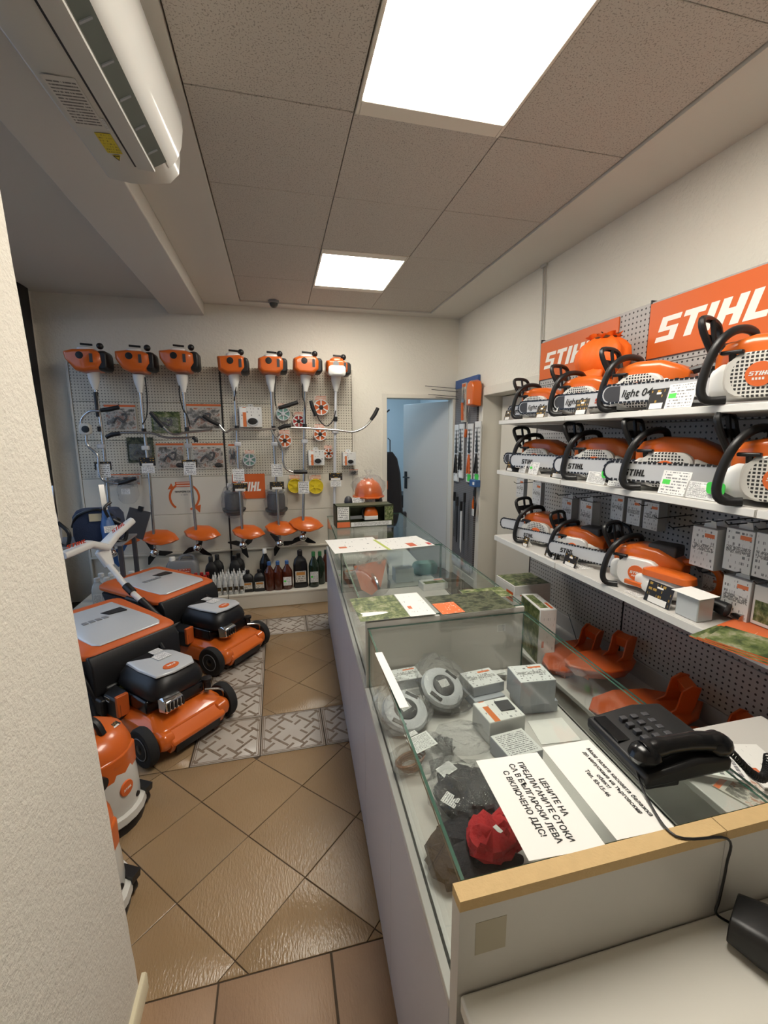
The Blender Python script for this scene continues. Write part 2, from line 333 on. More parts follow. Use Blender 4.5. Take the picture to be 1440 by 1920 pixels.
def card(name, w, h, m, o, xd, yd, parent=None, t=.001, edge=PAPER):
    """flat printed sheet: lower left at o, width along xd, height along yd"""
    key = ('card', round(w, 3), round(h, 3), m.name)
    if key not in _LOGO:
        b = MB().box(0, w, 0, h, -t, 0); b.mi = [1, 0, 1, 1, 1, 1]; _LOGO[key] = mesh(name, b, [m, edge], 'xy')
    q = obj(name, _LOGO[key], None, parent); q.matrix_basis = frame(o, xd, yd); return q
XR, YU = (0, -1, 0), (0, 0, 1)      # right / up on the right-hand wall
XB = (1, 0, 0)                      # right on the back wall

# ---------------------------------------------------------------- the setting
ZC, YB, XW, XL = 2.85, 4.70, 1.98, -2.03
def struct(name, mb, m, parent=None, **k):
    o = obj(name, mb, m, parent, **k)
    if parent is None: o['kind'] = 'structure'
    return o
# floor: grout bed with single tiles
fl = struct('floor', MB().box(-2.2, 2.3, -1.6, 7.2, -.12, -.0035), GROUT)
def clip(poly, x0, x1, y0, y1):
    for ax, lim, sg in ((0, x0, 1), (0, x1, -1), (1, y0, 1), (1, y1, -1)):
        out = []
        for i in range(len(poly)):
            a, b = poly[i-1], poly[i]; da, db = (a[ax]-lim)*sg, (b[ax]-lim)*sg
            if (da >= 0) != (db >= 0): t = da/(da-db); out.append((a[0]+(b[0]-a[0])*t, a[1]+(b[1]-a[1])*t))
            if db >= 0: out.append(b)
        poly = out
        if len(poly) < 3: return []
    return poly
def area(p): return abs(sum(p[i-1][0]*p[i][1]-p[i][0]*p[i-1][1] for i in range(len(p))))/2
def tile(poly, m, z=0.0):
    cx = sum(p[0] for p in poly)/len(poly); cy = sum(p[1] for p in poly)/len(poly)
    b = MB(); n = len(poly); q = [(x-cx, y-cy) for x, y in poly]; e = .0016
    ins = [(x-e*(1 if x > 0 else -1), y-e*(1 if y > 0 else -1)) for x, y in q]
    b.loft([[(x, y, -.006) for x, y in q], [(x, y, -.0012) for x, y in q], [(x, y, 0) for x, y in ins]])
    return obj('tile', b, m, fl, (cx, cy, z))
D1 = Vector((math.cos(R(-46.8)), math.sin(R(-46.8)))); D2 = Vector((-D1.y, D1.x)); TS = .311; T0 = Vector((-.18, 1.62))
def diag(x0, x1, y0, y1):
    for i in range(-12, 13):
        for j in range(-12, 13):
            c = [T0+D1*(TS*(i+a))+D2*(TS*(j+b)) for a, b in ((.006, .006), (.994, .006), (.994, .994), (.006, .994))]
            p = clip([(v.x, v.y) for v in c], x0, x1, y0, y1)
            if p and area(p) > 6e-4: tile(p, TILE)
diag(-.98, 1.0, 1.137, 2.078); diag(-.148, .62, 2.413, 3.488); diag(-1.3, -.49, 2.083, 4.15); diag(-.49, .9, 3.83, 4.15)
relief = MB()
def bar(cx, cy, L, w, a): relief.box(-L/2, L/2, -w/2, w/2, 0, .0009, Matrix.Translation((cx, cy, 0)) @ Matrix.Rotation(R(a), 4, 'Z'))
for k in range(4):
    M4 = Matrix.Rotation(R(90*k), 4, 'Z')
    for (x, y, L, a) in ((.095, .028, .085, 45), (.052, .095, .075, -45), (.118, .108, .06, 45), (.03, .06, .05, 45), (.132, .055, .055, -45), (.085, .062, .05, -45), (.015, .128, .05, 45), (.145, .135, .03, -45)):
        p = M4 @ Vector((x, y, 0)); bar(p.x, p.y, L, .013, a+90*k)
    p = M4 @ Vector((.158, 0, 0)); bar(p.x, p.y, .32, .006, 90+90*k)
    p = M4 @ Vector((.148, 0, 0)); bar(p.x, p.y, .30, .003, 90+90*k)
relief_me = mesh('relief', relief, TAUPE)
def deco(x, y):
    t = tile([(x+.003, y+.003), (x+.331, y+.003), (x+.331, y+.329), (x+.003, y+.329)], TILEDEC); obj('relief', relief_me, None, t)
for x in (-.485, -.150, .185): deco(x, 2.081)
for k in range(3): deco(-.485, 2.081+.333*(k+1)+.04*k*.0)
for x in (-.485, -.150, .185): deco(x, 3.49)
for i, x in enumerate((-.905, -.570, -.237, .098, .433)):
    for y in (.80, .465): tile([(x+.003, y+.003), (x+.33, y+.003), (x+.33, y+.332), (x+.003, y+.332)], TILEPINK)
# ceiling: slab, plaster borders, single fibre panels
CY = [-.07, .6, 1.27, 1.935, 2.57, 3.235, 3.9, 4.55]; CX = [-.272, .352, .975, 1.6]
ce = struct('ceiling', MB().box(-2.2, 2.3, -1.6, YB+.2, ZC+.12, ZC+.2), SMOOTHP)
bd = MB(); bd.box(1.604, XW, -1.6, YB, ZC-.012, ZC+.12); bd.box(-.61, CX[0]-.004, -1.6, YB, ZC-.012, ZC+.12); bd.box(CX[0]-.004, 1.604, 4.554, YB, ZC-.012, ZC+.12); bd.box(-2.2, -.6, -1.6, YB, ZC, ZC+.12)
obj('plaster_border', bd, SMOOTHP, ce)
lights = [(1, (.6, 1.935)), (1, (3.235, 4.05)), (1, (-1.35, -.15))]
for i in range(3):
    for j in range(len(CY)-1):
        x0, x1, y0, y1 = CX[i], CX[i+1], CY[j], CY[j+1]
        if i == 1:
            if j in (1, 2): continue
            if j == 5: y0 = 4.05; continue
            if j == 6: y0 = 4.05
        b = MB().box(-(x1-x0)/2+.002, (x1-x0)/2-.002, -(y1-y0)/2+.002, (y1-y0)/2-.002, 0, .02)
        obj('ceiling_panel', b, CEILM, ce, ((x0+x1)/2, (y0+y1)/2, ZC+random.uniform(-.0008, .0008)), bevel=.0015, seg=1)
gr = MB()
for x in CX: gr.box(x-.012, x+.012, -.1, 4.55, ZC+.0205, ZC+.03)
for y in CY: gr.box(CX[0], CX[1], y-.012, y+.012, ZC+.0205, ZC+.03); gr.box(CX[2], CX[3], y-.012, y+.012, ZC+.0205, ZC+.03)
for y in (-.07, .6-.03, 1.935+.035, 2.57, 3.2, 4.085, 4.55): gr.box(CX[1]+.02, CX[2]-.02, y-.012, y+.012, ZC+.0205, ZC+.03)
obj('grid_rail', gr, mat('grey_grid_rail', (110, 105, 100), .6), ce)
obj('ceiling_panel', MB().box(CX[0], CX[3], -1.6, -.08, 0, .02), CEILM, ce, (0, 0, ZC+.035))
DIFF = mat('lit_diffuser', (255, 250, 240), .6, emit=(LAMP_COL, LAMP_E))
LFRAME = mat('white_lamp_frame', (232, 226, 214), .5)
for k, (col, (y0, y1)) in enumerate(lights[:2]):
    x0, x1 = CX[1]+.004, CX[2]-.004
    t = thing('ceiling_light', ('large near ceiling light panel cut off by the top of the frame', 'smaller far ceiling light panel close to the dome camera at the back')[k], 'ceiling light', ((x0+x1)/2, (y0+y1)/2, ZC))
    hx, hy = (x1-x0)/2, (y1-y0)/2; b = MB()
    for a in ((-hx, -hx+.014, -hy, hy), (hx-.014, hx, -hy, hy), (-hx+.014, hx-.014, -hy, -hy+.075), (-hx+.014, hx-.014, hy-.075, hy)): b.box(*a, -.006, .03)
    obj('frame', b, LFRAME, t, bevel=.002, seg=1)
    obj('diffuser', MB().box(-hx+.014, hx-.014, -hy+.075, hy-.075, .0, .006), DIFF, t)
struct('ceiling_beam', MB().box(-.925, -.612, -1.6, YB, 2.73, ZC+.05), SMOOTHP, bevel=.006)
# back wall with the doorway, store room behind it
DX0, DX1, DZ = 1.168, 1.925, 2.0
b = MB(); b.box(-2.2, DX0-.02, YB, YB+.14, 0, ZC+.1); b.box(DX0-.02, DX1+.02, YB, YB+.14, DZ+.02, ZC+.1); b.box(DX1+.02, 2.2, YB, YB+.14, 0, ZC+.1)
struct('wall_back', b, WALL)
b = MB(); b.box(DX0-.05, DX0, YB-.014, YB+.15, 0, DZ+.045); b.box(DX1, DX1+.05, YB-.014, YB+.15, 0, DZ+.045); b.box(DX0, DX1, YB-.014, YB+.15, DZ, DZ+.045)
d1 = struct('door_1', b, FRAMEW, bevel=.004)
L = .74
lf = obj('door_leaf', MB().box(-L, 0, 0, .04, .01, 1.985), DOORM, d1, (DX1-.005, YB+.10, 0), (0, 0, R(-62)), bevel=.003, seg=1)
b = MB(); b.box(-L+.03, -L+.075, -.008, 0, .93, 1.15); b.tube([(-L+.052, -.008, 1.08), (-L+.052, -.05, 1.08), (-L+.16, -.05, 1.08)], .009)
obj('door_handle', b, DSTEEL, lf, bevel=.002)
b = MB(); b.box(.2, 2.4, 7.0, 7.1, 0, 2.7); b.box(.1, .2, YB+.14, 7.1, 0, 2.7); b.box(2.3, 2.4, YB+.14, 7.1, 0, 2.7); b.box(.1, 2.4, YB+.14, 7.1, 2.6, 2.7)
struct('wall_store_room', b, ROOMB)
t = thing('ceiling_light', 'unseen cool lamp added to light the store room behind the door', 'ceiling light', (1.1, 5.9, 2.6))  # lamp added out of view to give the store room its cool light
obj('housing', MB().box(-.2, .2, -.45, .45, -.05, 0), WHITE, t); obj('diffuser', MB().box(-.17, .17, -.42, .42, -.06, -.051), mat('added_cool_diffuser', (230, 242, 255), .6, emit=((.62, .82, 1.0), BACK_E)), t)
# right wall with a shallow recess (closed side door) behind the shelving
RY0, RY1, RZ = 3.0, 4.04, 1.99
b = MB(); b.box(XW, XW+.3, -1.6, RY0, 0, ZC+.1); b.box(XW, XW+.3, RY1, YB+.14, 0, ZC+.1); b.box(XW, XW+.3, RY0, RY1, RZ, ZC+.1); b.box(XW+.24, XW+.3, RY0, RY1, 0, RZ)
struct('wall_right', b, WALL)
b = MB(); b.box(XW-.016, XW+.22, RY1-.012, RY1+.075, 0, RZ+.07); b.box(XW-.016, XW+.22, RY0-.07, RY0+.012, 0, RZ+.07); b.box(XW-.016, XW+.22, RY0, RY1, RZ-.012, RZ+.07)
d2 = struct('door_2', b, FRAMEW, bevel=.005)
obj('door_leaf', MB().box(XW+.17, XW+.21, RY0+.015, RY1-.05, .02, RZ-.02), FRAMEW, d2, bevel=.003, seg=1)
b = MB(); b.box(XW-.012, XW+.02, RY1+.08, YB-.02, 0, .09); struct('baseboard_right', b, FRAMEW, bevel=.003)
# left side: shop window with black frame
WY0, WY1 = 1.6, 4.45
b = MB(); b.box(XL-.2, XL, -1.6, WY0, 0, ZC+.1); b.box(XL-.2, XL, WY0, WY1, 0, .35); b.box(XL-.2, XL, WY0, WY1, 2.7, ZC+.1); b.box(XL-.2, XL, WY1+.16, YB+.14, 0, ZC+.1)
struct('wall_left', b, WALL)
b = MB(); b.box(XL-.15, XL+.03, WY1, WY1+.16, .02, ZC); b.box(XL-.1, XL, WY0, WY0+.06, .35, 2.7); b.box(XL-.1, XL, WY0, WY1, .35, .41); b.box(XL-.1, XL, WY0, WY1, 2.64, 2.7); b.box(XL-.1, XL, 2.98, 3.04, .35, 2.7)
w1 = struct('window_1', b, mat('black_window_frame', (20, 20, 22), .4), bevel=.004)
obj('pane', MB().box(XL-.06, XL-.05, WY0+.06, 2.98, .41, 2.64), WGLASS, w1); obj('pane', MB().box(XL-.06, XL-.05, 3.04, WY1, .41, 2.64), WGLASS, w1)
# near wall on the left with its leaning, pebbled edge
b = MB(); rings = []
for i in range(40):
    z = i/39*(ZC+.02); y = 1.157-.079*z
    y += random.uniform(-.002, .002); rings.append([(-.45, -1.6, z), (-.45, y-.012, z), (-.456, y, z), (-.80, y, z), (-.80, -1.6, z)])
b.loft(rings); struct('wall_near', b, WALLNEAR, sharp=60)
b = MB(); b.prism([(-.45, 0), (-.436, 0), (-.436, .052), (-.440, .058), (-.45, .058)], -1.6, 1.172, 'y'); struct('baseboard_near', b, mat('cream_skirting', (224, 214, 184), .5))
struct('added_ground_slab', MB().box(-12, -2.24, -8, 12, -.3, -.15), mat('dark_light_stop', (90, 88, 84), .9))  # unseen dark slab, added to cut window light reaching the ceiling from below
struct('wall_front', MB().box(-2.2, 2.3, -1.75, -1.6, 0, ZC+.1), WALL)

# ---------------------------------------------------------------- air conditioner on the beam, dome camera, cable
AY0, AY1 = .95, 1.93
t = thing('air_conditioner', 'white wall air conditioner hanging on the ceiling beam, upper left', 'air conditioner', (-.61, AY0, 2.53)); LN = AY1-AY0
prof = [(.02, .28), (.02, .02), (.10, -.005), (.145, 0), (.27, .03), (.30, .06), (.325, .10), (.34, .16), (.34, .22), (.31, .27), (.24, .285)]
b = MB().prism([(.0, .285), (0, .01), (.09, 0), (.14, .0), (.26, .012), (.30, .045), (.31, .09), (.31, .27), (.25, .285)], 0, LN+.075, 'y'); obj('body', b, OFFW, t, bevel=.012); t.rotation_euler = (0, 0, R(-2.6)); t.scale = (.83, 1, 1)
pf = [(.292, .03), (.318, .055), (.338, .095), (.348, .15), (.345, .2), (.33, .245), (.30, .275), (.26, .288)]; inn = [(x-.014, z-.006) for x, z in pf[::-1]]
obj('front_panel', MB().prism(pf+inn, -.004, LN-.012, 'y'), mat('glossy_white_ac_panel', (232, 231, 226), .16, coat=.6), t, bevel=.003)
b = MB().prism([(.168, -.010), (.234, -.014), (.236, -.008), (.168, -.002)], .05, LN-.055, 'y'); obj('louver', b, OFFW, t)
obj('outlet_slot', MB().prism([(.236, -.002), (.285, .020), (.278, .026), (.234, .008)], .05, LN-.06, 'y'), mat('dark_green_grey_slot', (88, 94, 88), .4), t)
obj('rear_slot', MB().box(.155, .166, .05, LN-.05, -.0015, .004), BLACK, t)
for k in range(7): obj('vane', MB().prism([(.24, -.004), (.275, .012), (.272, .018), (.24, .006)], 0, .006, 'y'), MGREY, t, (0, .12+k*.12, 0))
card('rating_label', .10, .20, P_STICK, (.135, .54, -.0025), (-1, 0, 0), (0, 1, 0), t)
card('warning_label', .055, .10, P_WARN, (.138, .76, -.0025), (-1, 0, 0), (0, 1, 0), t, edge=LABELY)
b = MB().prism([(0, 0), (.03, 0), (.015, .03)], 0, .001, 'z'); obj('warning_triangle', b, LABELY, t, (.095, .87, -.003))
b = MB().tube([(.004, .003, 0), (.026, .003, 0), (.015, .026, 0)], .0012, 5, closed=True); obj('warning_outline', b, INK, t, (.095, .87, -.0035))
card('spec_label', .012, .05, P_FINE, (.148, .69, -.0025), (-1, 0, 0), (0, 1, 0), t)
p = spot(513, 572, Z=ZC-.012)
t = thing('dome_camera', 'small grey dome camera on the ceiling edge near the back wall', 'camera', (p.x, 4.5, ZC))
obj('mount', MB().lathe([(.05, 0), (.05, -.02), (.044, -.026)], 20), MGREY, t); obj('dome', MB().ball((0, 0, -.026), (.04, .04, .042), 16), mat('smoked_dome', (60, 62, 58), .15, coat=.5), t)
t = thing('wall_cable', 'pair of pale cables running down the right wall from the ceiling', 'cable', (XW, 3.1, 0))
for k in (0, .028): obj('wire', MB().tube([(-.008, k, ZC-.012), (-.008, k-.012, 2.6), (-.008, k-.02, 2.3), (-.008, k-.03, 2.02)], .005, 6, 4), OFFW, t)
obj('junction_cap', MB().box(-.02, 0, -.02, .05, ZC-.03, ZC-.012), OFFW, t, bevel=.003)

# ---------------------------------------------------------------- counter: three glass display cases in a row
def fx(y): return .2146+.0438*y
DEPTH = .655
def para(mb, y0, y1, a, b, z0, z1, o):
    P = [(fx(y0)+a-o[0], y0-o[1]), (fx(y0)+b-o[0], y0-o[1]), (fx(y1)+b-o[0], y1-o[1]), (fx(y1)+a-o[0], y1-o[1])]
    return mb.prism(P, z0, z1)
def glass_sheet(name, y0, y1, a, b, z0, z1, o, t):
    m = MB(); para(m, y0, y1, a, b, z0, z1, o); d = (y1-y0, b-a, z1-z0); k = d.index(min(d))
    m.mi = [1 if k != 2 else 0]*2+([0, 1, 0, 1] if k == 0 else [1, 0, 1, 0] if k == 1 else [1]*4)
    return obj(name, m, [GLASS, GEDGE], t)
cases = [('nearest glass display case with two paper notices taped on its glass top', .54, 1.475, .911, 3), ('middle glass display case with garden brochures laid along its near edge', 1.478, 2.50, .935, 2), ('farthest glass display case with price leaflets and a saw box on top', 2.503, 3.66, .935, 2)]
CASE = []
for k, (lb, y0, y1, zt, npn) in enumerate(cases):
    o = (fx(y0), y0, 0); t = thing('display_case', lb, 'display case', o, 0, 'glass display cases in the shop counter'); CASE.append(t)
    m = MB(); para(m, y0, y1, .02, DEPTH-.02, .05, .655, o); para(m, y0+.01, y1-.01, .04, DEPTH-.05, 0, .05, o); obj('base_cabinet', m, LAMI, t)
    n = npn if k else 2
    for i in range(n):
        a, b = y0+(y1-y0)*i/n, y0+(y1-y0)*(i+1)/n; m = MB(); para(m, a+.0015, b-.0015, 0, .018, .012, .655, o); obj('front_panel', m, LAMIF, t, bevel=.0012, seg=1)
    m = MB(); para(m, y0, y1, 0, DEPTH, .656, .674, o); obj('deck', m, LAMI, t, bevel=.0015, seg=1)
    g = (y0-.003 if k == 0 else y0+.018, y1-.002)
    glass_sheet('glass_top', g[0]-.006*k, g[1], .012, DEPTH, zt-.006, zt, o, t)
    glass_sheet('glass_front', g[0], g[1], .016, .022, .674, zt-.0065, o, t)
    glass_sheet('glass_back', g[0], g[1], DEPTH-.012, DEPTH-.006, .674, zt-.0065, o, t)
    m = MB(); para(m, y0, y0+.016, .008, DEPTH-.004, .6745, zt-.0065 if k else .70, o)
    if k == 2: m = MB(); glass_sheet('glass_divider', y0, y0+.006, .016, DEPTH-.01, .6745, zt-.007, o, t)
    elif k == 1: obj('end_panel', m, LAMI, t); card('grey_sticker', .035, .03, P_FINE, (.535, -.0003, .835), XB, YU, t)
    if k == 2: glass_sheet('glass_divider', y1-.008, y1-.002, .024, DEPTH-.014, .6745, zt-.007, o, t)
# raw-edged boards closing the near end
t = thing('end_board', 'white laminate end board with raw fibreboard edge closing the near glass case', 'board', (0, .504, 0))
obj('panel', MB().box(.236, .738, 0, .028, .45, .896), LAMI, t); obj('raw_edge', MB().box(.236, .738, -.0005, .0285, .896, .915), MDF, t)
card('tape_mark', .052, .06, TAN, spot(890, 1792, Y=.5035)-Vector((0, .504, 0)), XB, (.06, 0, 1), t, .0004, TAN)
t = thing('end_board', 'second end board to the right, in line behind the card terminal', 'board', (0, .504, 0))
obj('panel', MB().box(.7395, 1.385, 0, .028, .45, .896), LAMI, t); obj('raw_edge', MB().box(.7395, 1.385, -.0005, .0285, .896, .915), MDF, t)
t = thing('side_cabinet', 'low white cabinet with brochures on it beside the phone, right of the glass case', 'cabinet', (.955, .565, 0))
obj('body', MB().box(0, .42, 0, .32, 0, .745), LAMI, t, bevel=.002); obj('top', MB().box(-.008, .43, 0, .335, .746, .765), LAMI, t, bevel=.002)
t = thing('cash_desk', 'white laminate cash desk in the near right corner', 'desk', (.24, .502, 0))
obj('desk_top', MB().box(0, 1.12, -1.0, 0, .713, .743), mat('pale_desk_laminate', (214, 211, 202), .4, var=.03), t, bevel=.004)
obj('side_panel', MB().box(.004, .028, -.98, -.02, 0, .7128), LAMI, t); obj('side_panel', MB().box(1.08, 1.104, -.98, -.02, 0, .7128), LAMI, t)

# notices on the glass
ZG = .9115
t = thing('paper_notice', 'white paper notice about prices in leva with four lines of capitals', 'notice', (.386, .767, ZG+.0015))
card('sheet', .229, .142, PAPER, (0, 0, 0), (-.06, -1, 0), (1, -.06, 0), t, .0008)
text(t, 'ЦЕНИТЕ НА\nПРЕДЛАГАНИТЕ СТОКИ\nСА В БЪЛГАРСКИ ЛЕВА\nС ВКЛЮЧЕНО ДДС!', .0163, INK, (.098, -.122, .0006), (-.06, -1, 0), (1, -.06, 0), bold=.00035, align='CENTER', ls=1.28, sx=.97)
t = thing('paper_notice', 'white paper notice with a phone number, beside the black telephone', 'notice', (.547, .770, ZG+.0014))
card('sheet', .234, .118, PAPER, (0, 0, 0), (-.03, -1, 0), (1, -.03, 0), t, .0008)
text(t, 'Моля пазете касовата бележка\nдо напускане на търговския\nобект!\nТел. 83-15-46', .0121, INK, (.090, -.118, .0006), (-.03, -1, 0), (1, -.03, 0), bold=.0003, align='CENTER', ls=1.25, sx=.98)
tag(card('label_strip', .024, .30, PAPER, (fx(1.22)-.002+.012, .985, ZG+.001), (1, 0, 0), (.06, 1, 0)), 'white adhesive strip along the aisle edge of the near glass top', 'label')

# telephone, cord, cable, card terminal
t = thing('telephone', 'black corded desk telephone on the near glass case', 'telephone', (.775, .70, ZG), R(-4)); t.scale = (.92, .92, .92)
b = MB(); b.prism([(-.105, .006), (.105, .02), (.105, .052), (.02, .058), (-.105, .034)], -.105, .105, 'y'); obj('body', b, BLACK, t, bevel=.008)
b = MB()
for r_ in range(4):
    for c in range(3): b.cbox((-.035+r_*.0, .0, 0), (.0, 0, 0)) if False else b.box(-.045+c*.03, -.028+c*.03, -.02+r_*.024, -.006+r_*.024, .044+c*.003, .0565+c*.0015)
obj('keypad', b, DGREY, t, bevel=.002)
obj('display', MB().box(-.095, -.06, -.0, .09, .036, .042), BLACKG, t); obj('stand', MB().box(-.10, -.02, -.10, .10, -.0, .012), BLACK, t, bevel=.003)
b = MB().tube([(-.085, -.07, .065), (-.05, -.07, .074), (.03, -.072, .078), (.09, -.074, .070)], [.026, .022, .02, .022, .026], 12, 5); b.ball((-.085, -.07, .062), (.036, .032, .024), 12); b.ball((.09, -.074, .066), (.036, .032, .026), 12)
obj('handset', b, BLACKG, t)
b = MB(); pts = []
for i in range(260):
    s_ = i/259; a = i*.75; c = Vector((.115+.115*s_, -.074-.035*math.sin(s_*3), .06-.085*math.sin(s_*2.2)+.03*s_)); pts.append(c+Vector((.0, math.cos(a), math.sin(a)))*.009)
obj('coiled_cord', b.tube(pts, .0022, 5), BLACK, t)
A = [spot(1192, 1442, Z=.935), spot(1215, 1500, Z=.918), spot(1268, 1568, Z=.918), Vector((.735, .499, .905)), Vector((.741, .498, .85)), Vector((.735, .497, .78)), Vector((.728, .494, .757)), Vector((.745, .482, .7462)), Vector((.765, .465, .7462)), Vector((.785, .45, .751))]
tag(obj('phone_cable', MB().tube(A, .0022, 6, 6), BLACK), 'thin black cable hanging over the raw-edged board down to the cash desk', 'cable')
p = spot(1418, 1790, Z=.763)
t = thing('card_terminal', 'black card terminal lying on the cash desk at the right frame edge', 'card terminal', (p.x+.055, p.y-.035, .7435), R(28))
b = MB().loft([[(x, -.10, z) for x, z in rrect(.07, .035, .012, 3, 0, .02)], [(x, -.02, z) for x, z in rrect(.082, .044, .014, 3, 0, .024)], [(x, .05, z) for x, z in rrect(.092, .062, .016, 3, 0, .033)], [(x, .095, z) for x, z in rrect(.08, .05, .016, 3, 0, .03)]])
obj('body', b, BLACK, t, bevel=.002); obj('screen', MB().box(-.03, .03, .0, .045, .052, .0625), BLACKG, t, rot=(R(8), 0, 0)); b = MB()
for i in range(4):
    for j in range(3): b.box(-.032+j*.024, -.014+j*.024, -.085+i*.018, -.073+i*.018, .036, .046+.003*i)
obj('keypad', b, DGREY, t, bevel=.002)

# ---------------------------------------------------------------- goods inside the nearest case (deck at .674)
ZD = .675
def carton(name, lb, cat, x, y, z, sx, sy, sz, rz, top=P_CHAIN, side=CARDG, grp=None, front=None):
    t = thing(name, lb, cat, (x, y, z), R(rz), grp); obj('box', MB().box(-sx/2, sx/2, -sy/2, sy/2, 0, sz), side, t, bevel=.0015, seg=1)
    if top: card('printed_face', sx*.98, sy*.98, top, (-sx*.49, -sy*.49, sz+.0009), (1, 0, 0), (0, 1, 0), t, .0006)
    if front: card('printed_face', sx*.98, sz*.94, front, (-sx*.49, -sy/2-.0008, sz*.03), (1, 0, 0), (0, 0, 1), t, .0006)
    return t
G1 = 'chain boxes in the near glass case'
def inpix(u, v, z): p = spot(u, v, Z=z); return p.x, p.y
def cart2(lb, u, v, z, sx, sy, sz, rz, top=P_CHAIN, side=CARDG, grp=G1, name='chain_box', cat='box'):
    x, y = inpix(u, v, z+sz); y = min(y, 1.472-sy/2-.006); return carton(name, lb, cat, x, y, z, sx, sy, sz, rz, top, side, grp)
cart2('bare white box under the far left chain box in the near case', 735, 1232, ZD, .115, .085, .028, 4, None, CARD)
cart2('small chain box lying far left in the near case, beside the case divider', 735, 1221, ZD+.029, .115, .08, .035, 4)
cart2('flat grey box under the chain box behind the upper trimmer head', 905, 1295, ZD, .12, .10, .03, 6, None)
cart2('chain box lying on a flat grey box right of the upper trimmer head', 903, 1270, ZD+.031, .125, .10, .036, 6)
cart2('wide grey box at the bottom of the tall stack in the near case', 1000, 1300, ZD, .125, .105, .04, -5, None)
cart2('chain box on top of the tall stack at the right side of the near case', 996, 1262, ZD+.041, .125, .105, .085, -5)
cart2('white box with black square window and orange band in the near case', 935, 1330, ZD, .125, .105, .075, 4, P_CHAINB, CARD)
p = spot(945, 1325, Z=ZD+.077); tag(obj('air_filter', MB().box(-.024, .024, -.024, .024, 0, .004), DGREY, None, (p.x+.004, p.y+.004, ZD+.0765)), 'black square filter showing in the top of the white orange-banded box', 'filter')
cart2('part box half hidden under the price notice in the near case', 968, 1393, ZD, .11, .10, .05, 6, P_FINE, CARDG)
x, y = inpix(1035, 1370, ZD); tag(obj('paper_slip', MB().prism([(-.07, -.05), (.06, -.06), (.07, .05), (-.05, .06)], 0, .001), PAPER, None, (x, y, ZD)), 'loose white paper lying on the deck right of the boxes', 'paper')
b = MB(); rr = random.Random(5)
for i in range(9): b.box(-.035, .035, -.012, .012, i*.0035, i*.0035+.0025, Matrix.Rotation(rr.uniform(-.5, .5), 4, 'Z') @ Matrix.Translation((rr.uniform(-.01, .01), rr.uniform(-.01, .01), 0)))
x, y = inpix(905, 1232, ZD+.03); tag(obj('tag_bundle', b, CARD, None, (x, min(y, 1.42), ZD)), 'bundle of small white tags at the far end of the near case', 'tags')
def wrinkled(cx, rx, ry, rz, seed, n=18, k=10, amp=.16):
    r = random.Random(seed); b = MB(); off = [[r.uniform(1-amp, 1+amp) for _ in range(n)] for _ in range(k+1)]; rings = []
    for j in range(k+1):
        a = math.pi*j/k; f = max(.02, math.sin(a))**.7
        rings.append([(rx*f*math.cos(2*math.pi*i/n)*off[j][i], ry*f*math.sin(2*math.pi*i/n)*off[j][i], max(0, rz*(1-math.cos(a))/2*(1 if j in (0, k) else off[j][i]))) for i in range(n)])
    return b.loft(rings)
def trimmer_head(lb, u, v, z, tilt, rz):
    x, y = inpix(u, v, z+.03); t = thing('line_spool', lb, 'spool', (x, y, z), 0, 'bagged trimmer heads', (R(-tilt[0]), R(tilt[1]), R(rz)))
    obj('ring', MB().lathe([(.038, .028), (.036, .012), (.05, .004), (.07, .006), (.076, .018), (.07, .030), (.052, .036), (.040, .034), (.038, .028)], 28), LGREY, t)
    obj('hub', MB().lathe([(.004, .012), (.036, .014), (.037, .036), (.028, .042), (.004, .043)], 20), DGREY, t)
    b = MB()
    for k in range(2): b.box(.05, .062, -.022, .022, .033, .0365, Matrix.Rotation(k*math.pi+.6, 4, 'Z'))
    obj('line_slot', b, BLACK, t); card('price_label', .034, .026, P_FINE, (-.018, -.012, .0445), (1, .1, 0), (-.1, 1, 0), t)
    obj('plastic_bag', wrinkled(0, .095, .10, .07, int(u)), BAG, t, (0, .015, -.004)); return t
trimmer_head('upper grey trimmer head in clear bag, tilted on the pile in the near case', 826, 1280, ZD+.055, (-30, 4), 12)
trimmer_head('lower grey trimmer head in clear bag, close to the aisle glass', 757, 1325, ZD+.03, (-22, -3), 20)
x, y = inpix(850, 1335, ZD); tag(obj('plastic_bag', wrinkled(0, .10, .06, .035, 3), BAG, None, (x, y+.03, ZD)), 'empty crumpled clear bag under the two trimmer heads', 'bag')
x, y = inpix(870, 1385, ZD+.02); tag(obj('plastic_bag', wrinkled(0, .10, .07, .04, 8), BAG, None, (x, y, ZD)), 'crumpled clear bag between the printed pouch and the boxes', 'bag')
x, y = inpix(793, 1410, ZD+.03); t = thing('bagged_chain', 'bagged chain with printed white label card near the aisle glass', 'chain', (x, y, ZD), R(20))
b = MB(); rr = random.Random(2)
for k in range(4): b.tube([(math.cos(a)*(.03+.006*k)-.045, math.sin(a)*.024, .008+.007*k) for a in [i*.4 for i in range(16)]], .0035, 5, closed=True)
obj('chain', b, mat('brass_chain', (150, 112, 92), .4, .6), t); card('label_card', .075, .055, P_FINE, (-.03, -.012, .046), (1, 0, .0), (0, 1, .15), t); card('price_label', .04, .018, P_TEXT, (-.02, .048, .052), (1, 0, 0), (0, 1, 0), t)
obj('plastic_bag', wrinkled(0, .10, .065, .045, 21), BAG, t)
x, y = inpix(878, 1490, ZD+.03); t = thing('bagged_gloves', 'pair of dark work gloves in a clear bag with barcode labels', 'gloves', (x, y, ZD), R(25))
